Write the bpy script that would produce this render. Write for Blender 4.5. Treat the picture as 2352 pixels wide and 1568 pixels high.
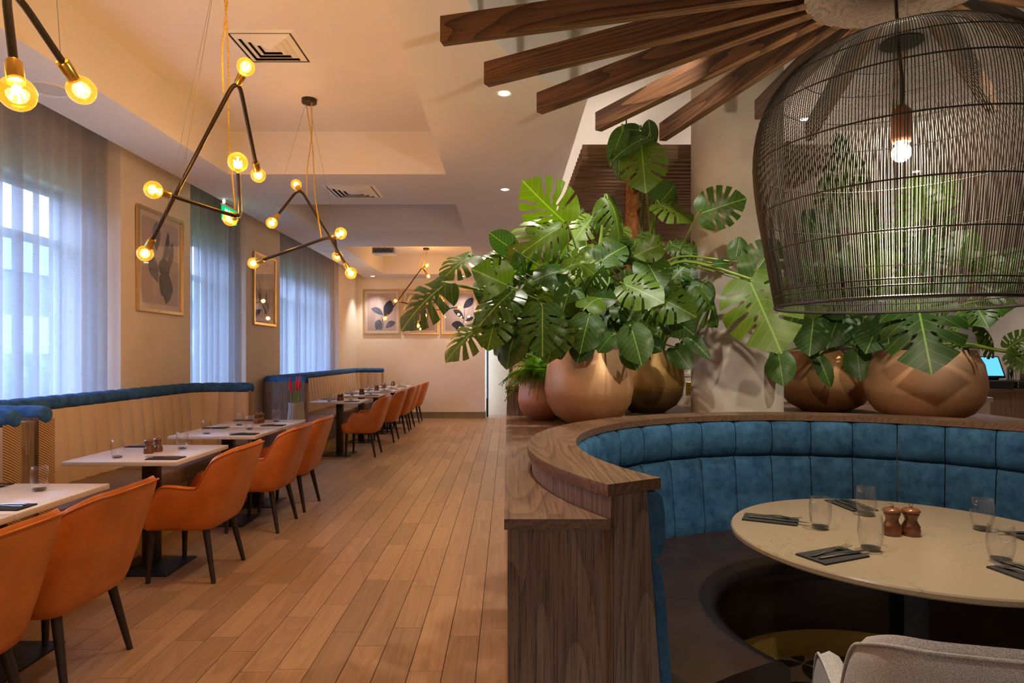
import bpy, bmesh, math, random
from mathutils import Vector, Matrix
from mathutils.geometry import tessellate_polygon, delaunay_2d_cdt

for o in list(bpy.data.objects):
    bpy.data.objects.remove(o, do_unlink=True)
S = bpy.context.scene
COL = S.collection
PI = math.pi
R = math.radians
random.seed(7)

# ------------------------------------------------------------------ camera
FPX, VX, VY, EYE = 1470.0, 1166.0, 813.0, 1.40
cd = bpy.data.cameras.new('camera')
cam = bpy.data.objects.new('camera', cd)
COL.objects.link(cam)
cam.location = (0, 0, EYE)
cam.rotation_euler = (R(90), 0, 0)
cd.sensor_width = 36.0
cd.lens = FPX / 2352 * 36.0
cd.shift_x = (1176 - VX) / 2352
cd.shift_y = (VY - 784) / 2352
cd.clip_start = 0.05
S.camera = cam

# ------------------------------------------------------------------ world
W = bpy.data.worlds.new('world')
S.world = W
W.use_nodes = True
bg = W.node_tree.nodes['Background']
bg.inputs[0].default_value = (0.46, 0.61, 1.0, 1)
bg.inputs[1].default_value = 9.5

# ------------------------------------------------------------------ exposure
S.view_settings.view_transform = 'Standard'
S.view_settings.look = 'None'
S.view_settings.exposure = 0.74
S.view_settings.gamma = 1.0
S.view_settings.use_curve_mapping = False

# light levels (watts)
W_BULB = 3.3
W_SPOT = 88.0
W_PEND = 85.0

# ------------------------------------------------------------------ helpers
def at(px, py, d):
    """a point at distance d (metres along the room) seen at a picture position"""
    return Vector(((px - VX) * d / FPX, d, EYE - (py - VY) * d / FPX))

def onz(px, py, z):
    d = (EYE - z) * FPX / (py - VY)
    return Vector(((px - VX) * d / FPX, d, z))

class MB:
    def __init__(self):
        self.v = []; self.f = []; self.uv = {}
    def add(self, vs, fs, uv=None):
        b = len(self.v)
        self.v += [tuple(p) for p in vs]
        self.f += [tuple(i + b for i in q) for q in fs]
        if uv:
            for i, t in enumerate(uv): self.uv[b + i] = t
        return self
    def box(self, x0, x1, y0, y1, z0, z1):
        vs = [(x, y, z) for z in (z0, z1) for y in (y0, y1) for x in (x0, x1)]
        return self.add(vs, [(0, 2, 3, 1), (4, 5, 7, 6), (0, 1, 5, 4), (2, 6, 7, 3), (0, 4, 6, 2), (1, 3, 7, 5)])
    def obox(self, c, ax, half):
        """oriented box: centre, 3 axes, half sizes"""
        c = Vector(c); a = [Vector(x).normalized() * h for x, h in zip(ax, half)]
        vs = [c + a[0] * i + a[1] * j + a[2] * k for k in (-1, 1) for j in (-1, 1) for i in (-1, 1)]
        return self.add(vs, [(0, 2, 3, 1), (4, 5, 7, 6), (0, 1, 5, 4), (2, 6, 7, 3), (0, 4, 6, 2), (1, 3, 7, 5)])
    def tube(self, pts, r, n=8, caps=True):
        pts = [Vector(p) for p in pts]
        rr = r if isinstance(r, (list, tuple)) else [r] * len(pts)
        T = []
        for i in range(len(pts)):
            a = pts[max(i - 1, 0)]; b = pts[min(i + 1, len(pts) - 1)]
            T.append((b - a).normalized())
        up = Vector((0, 0, 1)) if abs(T[0].z) < .9 else Vector((1, 0, 0))
        nrm = (up - T[0] * up.dot(T[0])).normalized()
        vs = []
        for i, p in enumerate(pts):
            if i:
                q = T[i - 1].rotation_difference(T[i]); nrm = q @ nrm
                nrm = (nrm - T[i] * nrm.dot(T[i])).normalized()
            bn = T[i].cross(nrm)
            for k in range(n):
                a = 2 * PI * k / n
                vs.append(p + (nrm * math.cos(a) + bn * math.sin(a)) * rr[i])
        fs = []
        for i in range(len(pts) - 1):
            for k in range(n):
                fs.append((i * n + k, i * n + (k + 1) % n, (i + 1) * n + (k + 1) % n, (i + 1) * n + k))
        if caps:
            fs.append(tuple(range(n - 1, -1, -1)))
            fs.append(tuple((len(pts) - 1) * n + k for k in range(n)))
        return self.add(vs, fs)
    def lathe(self, prof, n=32, c=(0, 0, 0), axis=None):
        """prof = [(r, z)...]; axis = direction of z"""
        c = Vector(c)
        M = Matrix.Identity(3)
        if axis is not None:
            M = Vector((0, 0, 1)).rotation_difference(Vector(axis).normalized()).to_matrix()
        vs = []; fs = []
        for r, z in prof:
            for k in range(n):
                a = 2 * PI * k / n
                vs.append(c + M @ Vector((r * math.cos(a), r * math.sin(a), z)))
        for i in range(len(prof) - 1):
            for k in range(n):
                fs.append((i * n + k, i * n + (k + 1) % n, (i + 1) * n + (k + 1) % n, (i + 1) * n + k))
        if prof[0][0] > 1e-6: fs.append(tuple(range(n - 1, -1, -1)))
        if prof[-1][0] > 1e-6: fs.append(tuple((len(prof) - 1) * n + k for k in range(n)))
        return self.add(vs, fs)
    def prism(self, poly, z0, z1, holes=()):
        loops = [[Vector((p[0], p[1], 0)) for p in poly]] + [[Vector((p[0], p[1], 0)) for p in h] for h in holes]
        tris = tessellate_polygon(loops)
        flat = [p for l in loops for p in l]
        m = len(flat)
        vs = [(p.x, p.y, z0) for p in flat] + [(p.x, p.y, z1) for p in flat]
        fs = [tuple(t) for t in tris] + [tuple(i + m for i in reversed(t)) for t in tris]
        b = 0
        for l in loops:
            k = len(l)
            for i in range(k):
                j = (i + 1) % k
                fs.append((b + i, b + j, b + j + m, b + i + m))
            b += k
        return self.add(vs, fs)
    def grid(self, fn, nu, nv, uvfn=None):
        vs = []; uv = []
        for j in range(nv + 1):
            for i in range(nu + 1):
                u, w = i / nu, j / nv
                vs.append(fn(u, w)); uv.append(uvfn(u, w) if uvfn else (u, w))
        fs = []
        for j in range(nv):
            for i in range(nu):
                a = j * (nu + 1) + i
                fs.append((a, a + 1, a + nu + 2, a + nu + 1))
        return self.add(vs, fs, uv)
    def loft(self, rings, closed=True, cap=True):
        n = len(rings[0]); vs = [p for r in rings for p in r]; fs = []
        for i in range(len(rings) - 1):
            for k in range(n if closed else n - 1):
                fs.append((i * n + k, i * n + (k + 1) % n, (i + 1) * n + (k + 1) % n, (i + 1) * n + k))
        if cap:
            fs.append(tuple(range(n - 1, -1, -1)))
            fs.append(tuple((len(rings) - 1) * n + k for k in range(n)))
        return self.add(vs, fs)
    def sphere(self, c, r, nu=16, nv=10, sc=(1, 1, 1)):
        prof = [(max(r * math.sin(PI * i / nv), 0), -r * math.cos(PI * i / nv)) for i in range(nv + 1)]
        b = len(self.v); self.lathe(prof, nu, (0, 0, 0))
        for i in range(b, len(self.v)):
            p = self.v[i]; self.v[i] = (c[0] + p[0] * sc[0], c[1] + p[1] * sc[1], c[2] + p[2] * sc[2])
        return self
    def mesh(self, name, mat, smooth=35, bevel=0, seg=2):
        me = bpy.data.meshes.new(name)
        bm = bmesh.new()
        lv = [bm.verts.new(p) for p in self.v]
        for q in self.f:
            if len(set(q)) < 3: continue
            try: bm.faces.new([lv[i] for i in q])
            except ValueError: pass
        if self.uv:
            ul = bm.loops.layers.uv.new('UVMap')
            bm.verts.index_update()
            for fc in bm.faces:
                for lp in fc.loops:
                    t = self.uv.get(lp.vert.index)
                    if t: lp[ul].uv = t
        else:
            bmesh.ops.remove_doubles(bm, verts=bm.verts, dist=1e-6)
            bmesh.ops.recalc_face_normals(bm, faces=bm.faces)
        if bevel:
            es = [e for e in bm.edges if len(e.link_faces) == 2 and e.calc_face_angle(0) > R(30)]
            bmesh.ops.bevel(bm, geom=es, offset=bevel, segments=seg, profile=.5, affect='EDGES', clamp_overlap=True)
        bm.to_mesh(me); bm.free()
        if mat: me.materials.append(mat)
        if smooth:
            me.shade_smooth()
            me.set_sharp_from_angle(angle=R(smooth))
        return me
    def build(self, name, mat, parent=None, **k):
        return link(name, self.mesh(name, mat, **k), parent)

def link(name, me, parent=None):
    o = bpy.data.objects.new(name, me)
    COL.objects.link(o)
    if parent is not None: o.parent = parent
    return o

def tag(o, label, cat, group=None):
    o['label'] = label; o['category'] = cat
    if group: o['group'] = group
    return o

def thing(name, label, cat, loc=(0, 0, 0), rz=0, group=None):
    o = bpy.data.objects.new(name, None)
    o.empty_display_size = .1
    COL.objects.link(o)
    o.location = loc; o.rotation_euler = (0, 0, rz)
    return tag(o, label, cat, group)

def struct(o):
    o['kind'] = 'structure'; return o

def copy_tree(o, parent=None):
    c = o.copy(); COL.objects.link(c)
    c.parent = parent
    for ch in o.children: copy_tree(ch, c)
    return c

def dup(src, label, loc, rz=0, group=None):
    c = copy_tree(src); c['label'] = label; c.location = loc; c.rotation_euler = (0, 0, rz)
    if group: c['group'] = group
    return c

def lamp(kind, name, loc, watts, color, parent=None, **k):
    l = bpy.data.lights.new(name, kind); l.energy = watts; l.color = color
    for a, b in k.items(): setattr(l, a, b)
    o = bpy.data.objects.new(name, l); COL.objects.link(o); o.location = loc
    if parent is not None: o.parent = parent
    return o

def smooth_path(pts, n=8):
    """Catmull-Rom through pts"""
    P = [Vector(p) for p in pts]; P = [P[0] * 2 - P[1]] + P + [P[-1] * 2 - P[-2]]
    out = []
    for i in range(1, len(P) - 2):
        for k in range(n):
            t = k / n; a, b, c, d = P[i - 1], P[i], P[i + 1], P[i + 2]
            out.append(.5 * (2 * b + (c - a) * t + (2 * a - 5 * b + 4 * c - d) * t * t + (3 * b - a - 3 * c + d) * t ** 3))
    out.append(P[-2]); return out

def fillet(pts, r, n=6):
    """polyline with rounded corners"""
    P = [Vector(p) for p in pts]; out = [P[0]]
    for i in range(1, len(P) - 1):
        a = (P[i - 1] - P[i]); b = (P[i + 1] - P[i])
        d = min(r, a.length * .48, b.length * .48)
        p0 = P[i] + a.normalized() * d; p1 = P[i] + b.normalized() * d
        for k in range(n + 1):
            t = k / n
            out.append((1 - t) ** 2 * p0 + 2 * t * (1 - t) * P[i] + t * t * p1)
    out.append(P[-1]); return out

# ------------------------------------------------------------------ materials
class NT:
    def __init__(self, name):
        self.m = bpy.data.materials.new(name); self.m.use_nodes = True
        self.t = self.m.node_tree; self.b = self.t.nodes['Principled BSDF']
        self.out = self.t.nodes['Material Output']
    def n(self, typ, **k):
        nd = self.t.nodes.new(typ)
        for a, b in k.items():
            if a.startswith('i_'):
                key = a[2:]; key = int(key) if key.isdigit() else key.replace('_', ' ')
                nd.inputs[key].default_value = b
            else: setattr(nd, a, b)
        return nd
    def l(self, a, b): self.t.links.new(a, b)
    def ramp(self, fac, stops):
        r = self.n('ShaderNodeValToRGB'); e = r.color_ramp.elements
        while len(e) < len(stops): e.new(.5)
        for x, (p, c) in zip(e, stops): x.position = p; x.color = (*c, 1)
        self.l(fac, r.inputs[0]); return r.outputs[0]
    def math(self, op, a, b=None):
        m = self.n('ShaderNodeMath', operation=op)
        for i, x in enumerate((a, b)):
            if x is None: continue
            if isinstance(x, (int, float)): m.inputs[i].default_value = x
            else: self.l(x, m.inputs[i])
        return m.outputs[0]
    def bump(self, h, s=.2, d=.01):
        b = self.n('ShaderNodeBump', i_Strength=s, i_Distance=d); self.l(h, b.inputs['Height'])
        self.l(b.outputs[0], self.b.inputs['Normal'])
    def set(self, **k):
        for a, v in k.items(): self.b.inputs[a.replace('_', ' ')].default_value = v
        return self

def plain(name, c, rough=.5, metal=0, spec=.5, noise=.06, scale=8, bump=0, coat=0):
    t = NT(name); t.set(Roughness=rough, Metallic=metal, Specular_IOR_Level=spec, Coat_Weight=coat)
    co = t.n('ShaderNodeTexCoord')
    nz = t.n('ShaderNodeTexNoise', i_Scale=scale, i_Detail=5.0); t.l(co.outputs['Object'], nz.inputs['Vector'])
    lo = tuple(max(x * (1 - noise), 0) for x in c); hi = tuple(min(x * (1 + noise), 1) for x in c)
    t.l(t.ramp(nz.outputs[0], [(.3, lo), (.7, hi)]), t.b.inputs['Base Color'])
    if bump:
        n2 = t.n('ShaderNodeTexNoise', i_Scale=scale * 12, i_Detail=3.0); t.l(co.outputs['Object'], n2.inputs['Vector'])
        t.bump(n2.outputs[0], bump, .004)
    return t.m

def wood(name, dark, light, axis='X', ring=7, fine=60, rough=.45, vary=.25, coords='Object', contrast=1.0, pores=1.0):
    """long-grain timber: stretched noise plus cathedral rings, grain along axis"""
    t = NT(name); t.set(Roughness=rough, Specular_IOR_Level=.4)
    co = t.n('ShaderNodeTexCoord'); oi = t.n('ShaderNodeObjectInfo')
    ad = t.n('ShaderNodeVectorMath', operation='ADD')
    sc = t.n('ShaderNodeVectorMath', operation='SCALE'); sc.inputs['Scale'].default_value = 37.0
    cmb = t.n('ShaderNodeCombineXYZ')
    for k in range(3): t.l(oi.outputs['Random'], cmb.inputs[k])
    t.l(cmb.outputs[0], sc.inputs[0]); t.l(co.outputs[coords], ad.inputs[0]); t.l(sc.outputs[0], ad.inputs[1])
    mp = t.n('ShaderNodeMapping')
    s = [1, 1, 1]; s['XYZ'.index(axis)] = .10
    mp.inputs['Scale'].default_value = s; t.l(ad.outputs[0], mp.inputs[0])
    n1 = t.n('ShaderNodeTexNoise', i_Scale=ring * .55, i_Detail=2.0, i_Roughness=.4); t.l(mp.outputs[0], n1.inputs['Vector'])
    rings = t.math('FRACT', t.math('MULTIPLY', n1.outputs[0], 34.0))
    rings = t.math('POWER', rings, 2.2)
    mp2 = t.n('ShaderNodeMapping'); s2 = [1, 1, 1]; s2['XYZ'.index(axis)] = .03
    mp2.inputs['Scale'].default_value = s2; t.l(ad.outputs[0], mp2.inputs[0])
    n2 = t.n('ShaderNodeTexNoise', i_Scale=float(fine), i_Detail=4.0); t.l(mp2.outputs[0], n2.inputs['Vector'])
    f = t.math('ADD', t.math('MULTIPLY', rings, .5 * contrast), t.math('MULTIPLY', n2.outputs[0], .75))
    mp3 = t.n('ShaderNodeMapping'); s3 = [1, 1, 1]; s3['XYZ'.index(axis)] = .022
    mp3.inputs['Scale'].default_value = s3; t.l(ad.outputs[0], mp3.inputs[0])
    n3 = t.n('ShaderNodeTexNoise', i_Scale=float(fine) * 2.6, i_Detail=2.0); t.l(mp3.outputs[0], n3.inputs['Vector'])
    f = t.math('ADD', f, t.math('MULTIPLY', t.math('GREATER_THAN', n3.outputs[0], .60), .34 * pores))
    col = t.ramp(f, [(.22, light), (.92, dark)])
    hs = t.n('ShaderNodeHueSaturation'); t.l(col, hs.inputs['Color'])
    v = t.math('ADD', t.math('MULTIPLY', oi.outputs['Random'], vary), 1 - vary / 2)
    t.l(v, hs.inputs['Value']); t.l(hs.outputs[0], t.b.inputs['Base Color'])
    t.bump(n2.outputs[0], .08, .002)
    return t.m

def velvet(name, dark, light):
    t = NT(name); t.set(Roughness=.85, Specular_IOR_Level=.2, Sheen_Weight=.35, Sheen_Roughness=.4)
    t.b.inputs['Sheen Tint'].default_value = (*light, 1)
    co = t.n('ShaderNodeTexCoord')
    nz = t.n('ShaderNodeTexNoise', i_Scale=14.0, i_Detail=8.0, i_Roughness=.7); t.l(co.outputs['Object'], nz.inputs['Vector'])
    t.l(t.ramp(nz.outputs[0], [(.32, dark), (.62, light)]), t.b.inputs['Base Color'])
    n2 = t.n('ShaderNodeTexNoise', i_Scale=300.0, i_Detail=2.0); t.l(co.outputs['Object'], n2.inputs['Vector'])
    t.bump(n2.outputs[0], .15, .002)
    return t.m

def herring(name, c1, c2, su=55.0, sv=90.0, w=7.0):
    """chevron weave in UV (metres along, metres up)"""
    t = NT(name); t.set(Roughness=.9, Specular_IOR_Level=.2, Sheen_Weight=.2)
    uv = t.n('ShaderNodeUVMap'); sp = t.n('ShaderNodeSeparateXYZ'); t.l(uv.outputs[0], sp.inputs[0])
    tri = t.math('PINGPONG', t.math('MULTIPLY', sp.outputs[0], su), .5 * w)
    f = t.math('FRACT', t.math('ADD', t.math('MULTIPLY', sp.outputs[1], sv), tri))
    st = t.math('PINGPONG', f, .5)
    t.l(t.ramp(st, [(.17, c1), (.33, c2)]), t.b.inputs['Base Color'])
    t.bump(st, .2, .002)
    return t.m

def weave(name, c1, c2, s=220.0):
    t = NT(name); t.set(Roughness=.92, Specular_IOR_Level=.15, Sheen_Weight=.15)
    co = t.n('ShaderNodeTexCoord')
    vo = t.n('ShaderNodeTexVoronoi', i_Scale=s); t.l(co.outputs['Object'], vo.inputs['Vector'])
    t.l(t.ramp(vo.outputs[0], [(.15, c2), (.6, c1)]), t.b.inputs['Base Color'])
    t.bump(vo.outputs[0], -.5, .003)
    return t.m

def emit(name, c, s):
    t = NT(name); t.t.nodes.remove(t.b)
    e = t.n('ShaderNodeEmission'); e.inputs[0].default_value = (*c, 1); e.inputs[1].default_value = s
    t.l(e.outputs[0], t.out.inputs[0]); return t.m

def thin_glass(name, tint=(1, 1, 1), gloss=.12, transl=0, tcol=(1, 1, 1)):
    t = NT(name); t.t.nodes.remove(t.b)
    tr = t.n('ShaderNodeBsdfTransparent'); tr.inputs[0].default_value = (*tint, 1)
    gl = t.n('ShaderNodeBsdfGlossy', i_Roughness=.02)
    lw = t.n('ShaderNodeLayerWeight', i_Blend=.35)
    fr = t.math('ADD', t.math('MULTIPLY', t.math('POWER', lw.outputs['Facing'], 1.8), min(gloss * 6, .8)), gloss * .3)
    mx = t.n('ShaderNodeMixShader'); t.l(fr, mx.inputs[0]); t.l(tr.outputs[0], mx.inputs[1]); t.l(gl.outputs[0], mx.inputs[2])
    last = mx.outputs[0]
    if transl:
        tl = t.n('ShaderNodeBsdfTranslucent'); tl.inputs[0].default_value = (*tcol, 1)
        m2 = t.n('ShaderNodeMixShader'); m2.inputs[0].default_value = transl
        t.l(last, m2.inputs[1]); t.l(tl.outputs[0], m2.inputs[2]); last = m2.outputs[0]
    t.l(last, t.out.inputs[0]); return t.m

def sheer(name, c, open_=.32):
    """open-weave voile: fine threads with gaps"""
    t = NT(name); t.t.nodes.remove(t.b)
    co = t.n('ShaderNodeTexCoord'); mp = t.n('ShaderNodeMapping'); mp.inputs['Scale'].default_value = (3, 60, 420)
    t.l(co.outputs['Object'], mp.inputs[0])
    nz = t.n('ShaderNodeTexNoise', i_Scale=1.0, i_Detail=2.0); t.l(mp.outputs[0], nz.inputs['Vector'])
    col = t.ramp(nz.outputs[0], [(.3, tuple(x * .82 for x in c)), (.7, c)])
    tr = t.n('ShaderNodeBsdfTransparent')
    df = t.n('ShaderNodeBsdfDiffuse'); tl = t.n('ShaderNodeBsdfTranslucent')
    t.l(col, df.inputs[0]); t.l(col, tl.inputs[0])
    a = t.n('ShaderNodeMixShader'); a.inputs[0].default_value = .55
    t.l(df.outputs[0], a.inputs[1]); t.l(tl.outputs[0], a.inputs[2])
    b = t.n('ShaderNodeMixShader'); b.inputs[0].default_value = 1 - open_
    t.l(tr.outputs[0], b.inputs[1]); t.l(a.outputs[0], b.inputs[2])
    t.l(b.outputs[0], t.out.inputs[0]); return t.m

def leafmat(name, lo, hi):
    t = NT(name)
    t.set(Roughness=.42, Specular_IOR_Level=.38)
    oi = t.n('ShaderNodeObjectInfo')
    uv = t.n('ShaderNodeUVMap'); sp = t.n('ShaderNodeSeparateXYZ'); t.l(uv.outputs[0], sp.inputs[0])
    ax = t.math('ABSOLUTE', t.math('SUBTRACT', sp.outputs[0], .5))
    mid = t.math('LESS_THAN', ax, .011)
    w = t.math('FRACT', t.math('MULTIPLY', t.math('SUBTRACT', sp.outputs[1], t.math('MULTIPLY', ax, .75)), 7.5))
    vein = t.math('MULTIPLY', t.math('LESS_THAN', w, .055), .55)
    vv = t.math('MAXIMUM', mid, vein)
    base = t.ramp(oi.outputs['Random'], [(0, lo), (.55, tuple((a + b) / 2 for a, b in zip(lo, hi))), (1, hi)])
    co = t.n('ShaderNodeTexCoord'); nz = t.n('ShaderNodeTexNoise', i_Scale=5.0, i_Detail=4.0); t.l(co.outputs['Object'], nz.inputs['Vector'])
    hs = t.n('ShaderNodeHueSaturation'); t.l(base, hs.inputs['Color'])
    t.l(t.math('ADD', t.math('MULTIPLY', nz.outputs[0], .6), .7), hs.inputs['Value'])
    mx = t.n('ShaderNodeMix', data_type='RGBA'); t.l(vv, mx.inputs[0]); t.l(hs.outputs[0], mx.inputs[6])
    mx.inputs[7].default_value = (.22, .36, .06, 1)
    t.l(mx.outputs[2], t.b.inputs['Base Color'])
    tl = t.n('ShaderNodeBsdfTranslucent')
    h2 = t.n('ShaderNodeHueSaturation', i_Saturation=1.15, i_Value=1.7); t.l(mx.outputs[2], h2.inputs['Color']); t.l(h2.outputs[0], tl.inputs[0])
    ms = t.n('ShaderNodeMixShader'); ms.inputs[0].default_value = .2
    t.l(t.b.outputs[0], ms.inputs[1]); t.l(tl.outputs[0], ms.inputs[2]); t.l(ms.outputs[0], t.out.inputs[0])
    return t.m

def stone(name, c, vein):
    t = NT(name); t.set(Roughness=.22, Specular_IOR_Level=.5)
    co = t.n('ShaderNodeTexCoord')
    n0 = t.n('ShaderNodeTexNoise', i_Scale=4.0, i_Detail=6.0); t.l(co.outputs['Object'], n0.inputs['Vector'])
    n1 = t.n('ShaderNodeTexNoise', i_Scale=9.0, i_Detail=8.0, i_Distortion=1.6); t.l(co.outputs['Object'], n1.inputs['Vector'])
    v = t.math('LESS_THAN', t.math('ABSOLUTE', t.math('SUBTRACT', n1.outputs[0], .5)), .008)
    v = t.math('MULTIPLY', v, t.math('GREATER_THAN', n0.outputs[0], .53))
    mx = t.n('ShaderNodeMix', data_type='RGBA'); t.l(t.math('MULTIPLY', v, .5), mx.inputs[0])
    t.l(t.ramp(n0.outputs[0], [(.3, tuple(x * .94 for x in c)), (.7, c)]), mx.inputs[6]); mx.inputs[7].default_value = (*vein, 1)
    t.l(mx.outputs[2], t.b.inputs['Base Color']); return t.m

def potmat(name, hi, lo):
    """metallic-glazed pottery, rubbed and speckled towards the foot"""
    t = NT(name); t.set(Roughness=.36, Metallic=.35, Specular_IOR_Level=.5)
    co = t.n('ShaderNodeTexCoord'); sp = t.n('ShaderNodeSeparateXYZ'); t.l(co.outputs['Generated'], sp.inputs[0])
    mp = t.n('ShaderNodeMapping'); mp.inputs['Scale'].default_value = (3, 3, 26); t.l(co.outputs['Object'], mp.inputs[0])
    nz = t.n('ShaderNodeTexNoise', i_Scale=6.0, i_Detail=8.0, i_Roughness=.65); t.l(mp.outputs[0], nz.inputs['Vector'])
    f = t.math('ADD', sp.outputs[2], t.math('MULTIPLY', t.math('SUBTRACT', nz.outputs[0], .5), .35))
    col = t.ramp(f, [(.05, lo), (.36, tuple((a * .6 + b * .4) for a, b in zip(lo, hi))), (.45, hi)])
    sk = t.n('ShaderNodeTexNoise', i_Scale=45.0, i_Detail=3.0); t.l(mp.outputs[0], sk.inputs['Vector'])
    spk = t.math('MULTIPLY', t.math('GREATER_THAN', sk.outputs[0], .69), t.math('LESS_THAN', sp.outputs[2], .45))
    mx = t.n('ShaderNodeMix', data_type='RGBA'); t.l(t.math('MULTIPLY', spk, .6), mx.inputs[0]); t.l(col, mx.inputs[6]); mx.inputs[7].default_value = (.65, .45, .26, 1)
    t.l(mx.outputs[2], t.b.inputs['Base Color'])
    t.l(t.math('ADD', .28, t.math('MULTIPLY', nz.outputs[0], .3)), t.b.inputs['Roughness'])
    t.bump(nz.outputs[0], .12, .004); return t.m

def tilemat(name):
    t = NT(name); t.set(Roughness=.45)
    uv = t.n('ShaderNodeUVMap'); sp = t.n('ShaderNodeSeparateXYZ'); t.l(uv.outputs[0], sp.inputs[0])
    tot = None
    for cx in (0, 1):
        for cy in (0, 1):
            dx = t.math('SUBTRACT', sp.outputs[0], cx); dy = t.math('SUBTRACT', sp.outputs[1], cy)
            d = t.math('SQRT', t.math('ADD', t.math('MULTIPLY', dx, dx), t.math('MULTIPLY', dy, dy)))
            k = t.math('LESS_THAN', d, .69); tot = k if tot is None else t.math('ADD', tot, k)
    p = t.math('GREATER_THAN', tot, 1.5)
    t.l(t.ramp(p, [(0, (.50, .47, .42)), (1, (.035, .03, .028))]), t.b.inputs['Base Color']); return t.m

M = {}
M['ceil'] = plain('ceiling_paint', (.74, .71, .695), .9, noise=.02, scale=2)
M['wall'] = plain('wall_paint', (.80, .72, .63), .85, noise=.03, scale=3, bump=.03)
M['wall_r'] = plain('plaster', (.45, .395, .33), .8, noise=.12, scale=2.5, bump=.05)
M['white'] = plain('white_satin', (.80, .78, .74), .4, noise=.02)
M['skirt'] = plain('olive_gloss_paint', (.22, .20, .13), .4)
M['plank'] = wood('oak_plank', (.19, .095, .040), (.34, .185, .085), 'Y', ring=5, fine=45, rough=.42, vary=.34, contrast=.45, pores=.35)
M['sub'] = plain('floor_screed', (.05, .03, .02), .9)
M['dkx'] = wood('dark_oak_x', (.07, .040, .026), (.19, .11, .07), 'X', ring=6, fine=70, rough=.5, vary=.1, contrast=.8)
M['dky'] = wood('dark_oak_y', (.075, .042, .026), (.20, .115, .07), 'Y', ring=6, fine=70, rough=.36, vary=.1, contrast=.8)
M['dkz'] = wood('dark_oak_z', (.05, .033, .026), (.235, .165, .130), 'Z', ring=5, fine=90, rough=.5, vary=.1, contrast=.55)
M['beam'] = wood('beam_oak', (.05, .022, .010), (.20, .095, .042), 'X', ring=6, fine=60, rough=.5, vary=.2, contrast=1.2)
M['slat'] = wood('slat_oak', (.10, .055, .03), (.27, .175, .115), 'X', ring=6, fine=60, rough=.5, vary=.15, contrast=.8)
M['orange'] = plain('tan_leather', (.52, .135, .016), .38, spec=.5, noise=.16, scale=7, bump=.04)
M['orange_d'] = plain('tan_leather_seat', (.55, .15, .02), .4, spec=.5, noise=.14, scale=7, bump=.04)
M['leg'] = plain('wenge', (.022, .013, .009), .45, noise=.3, scale=30)
M['grey'] = weave('grey_boucle', (.40, .375, .355), (.15, .14, .14), 420)
M['quartz'] = stone('quartz_top', (.66, .61, .55), (.30, .25, .2))
M['quartz2'] = stone('veined_quartz', (.275, .212, .142), (.12, .09, .065))
M['black'] = plain('black_steel', (.02, .021, .024), .38, metal=.6, noise=.2, scale=40)
M['blackp'] = plain('black_plastic', (.012, .012, .012), .4)
M['blue'] = velvet('blue_velvet', (.012, .050, .120), (.044, .135, .255))
M['bluer'] = velvet('teal_velvet_roll', (.014, .062, .20), (.045, .150, .38))
M['fab'] = herring('beige_herringbone', (.70, .57, .46), (.52, .41, .32))
M['fab2'] = herring('bold_herringbone', (.50, .33, .18), (.13, .07, .035), su=42, sv=70, w=9)
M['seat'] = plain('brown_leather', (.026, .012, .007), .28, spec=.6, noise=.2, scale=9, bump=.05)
M['seat2'] = plain('taupe_leather', (.16, .10, .07), .36, spec=.5, noise=.15, scale=9, bump=.05)
M['gold'] = plain('brass_kick', (.50, .34, .07), .4, metal=.25, noise=.15, scale=5)
M['brass'] = plain('brushed_brass', (.72, .46, .10), .28, metal=1, noise=.08, scale=30)
M['bronze'] = plain('bronze_tube', (.055, .040, .028), .38, metal=.6, noise=.1, scale=30)
M['steel'] = plain('polished_steel', (.75, .73, .70), .12, metal=1, noise=.03, scale=20)
M['napkin'] = plain('slate_napkin', (.016, .015, .016), .95, noise=.2, scale=60)
M['mill'] = plain('walnut_mill', (.13, .045, .014), .22, noise=.3, scale=22, coat=.5)
M['glass'] = thin_glass('tumbler_glass', (.99, .99, .99), .12)
M['base'] = thin_glass('tumbler_base', (.36, .36, .37), .25)
M['amber'] = thin_glass('amber_bulb_glass', (1, .80, .42), .10, transl=.03, tcol=(1, .50, .05))
M['clearb'] = thin_glass('clear_bulb_glass', (1, .95, .86), .10, transl=.25, tcol=(1, .9, .75))
M['fil'] = emit('filament', (1, .66, .26), 60)
M['filw'] = emit('filament_white', (1, .80, .52), 160)
M['led'] = emit('downlight_led', (1, .84, .62), 22)
M['upfill'] = emit('added_uplight', (1, .84, .66), 14)  # glow of the added uplight strips above the slats
M['cord'] = plain('mustard_twisted_cord', (.66, .40, .05), .8, noise=.5, scale=160)
M['wire'] = plain('black_wire', (.014, .012, .011), .42, noise=.3, scale=40, spec=.6)
M['thin'] = plain('steel_suspension', (.25, .22, .18), .4, metal=.8)
M['sheer'] = sheer('voile', (.60, .62, .68), .27)
M['pane'] = thin_glass('window_pane', (.95, .98, 1), .06)
M['picglass'] = thin_glass('picture_glass', (1, 1, 1), .10)
M['frame'] = plain('champagne_moulding', (.66, .50, .28), .3, metal=.75, noise=.08, scale=20)
M['mount'] = plain('picture_mount', (.72, .64, .60), .9)
M['print'] = plain('blush_print', (.52, .42, .42), .9, noise=.12, scale=3)
M['inkleaf'] = plain('ink_leaf', (.025, .03, .06), .9, noise=.5, scale=6)
M['inkleaf2'] = plain('ink_leaf_grey', (.13, .15, .20), .9, noise=.4, scale=6)
M['inkpale'] = plain('ink_pale', (.60, .52, .52), .9, noise=.1, scale=6)
M['leaf'] = leafmat('monstera_leaf', (.018, .066, .007), (.105, .185, .012))
M['leafd'] = leafmat('philodendron_leaf', (.018, .055, .012), (.055, .125, .020))
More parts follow.
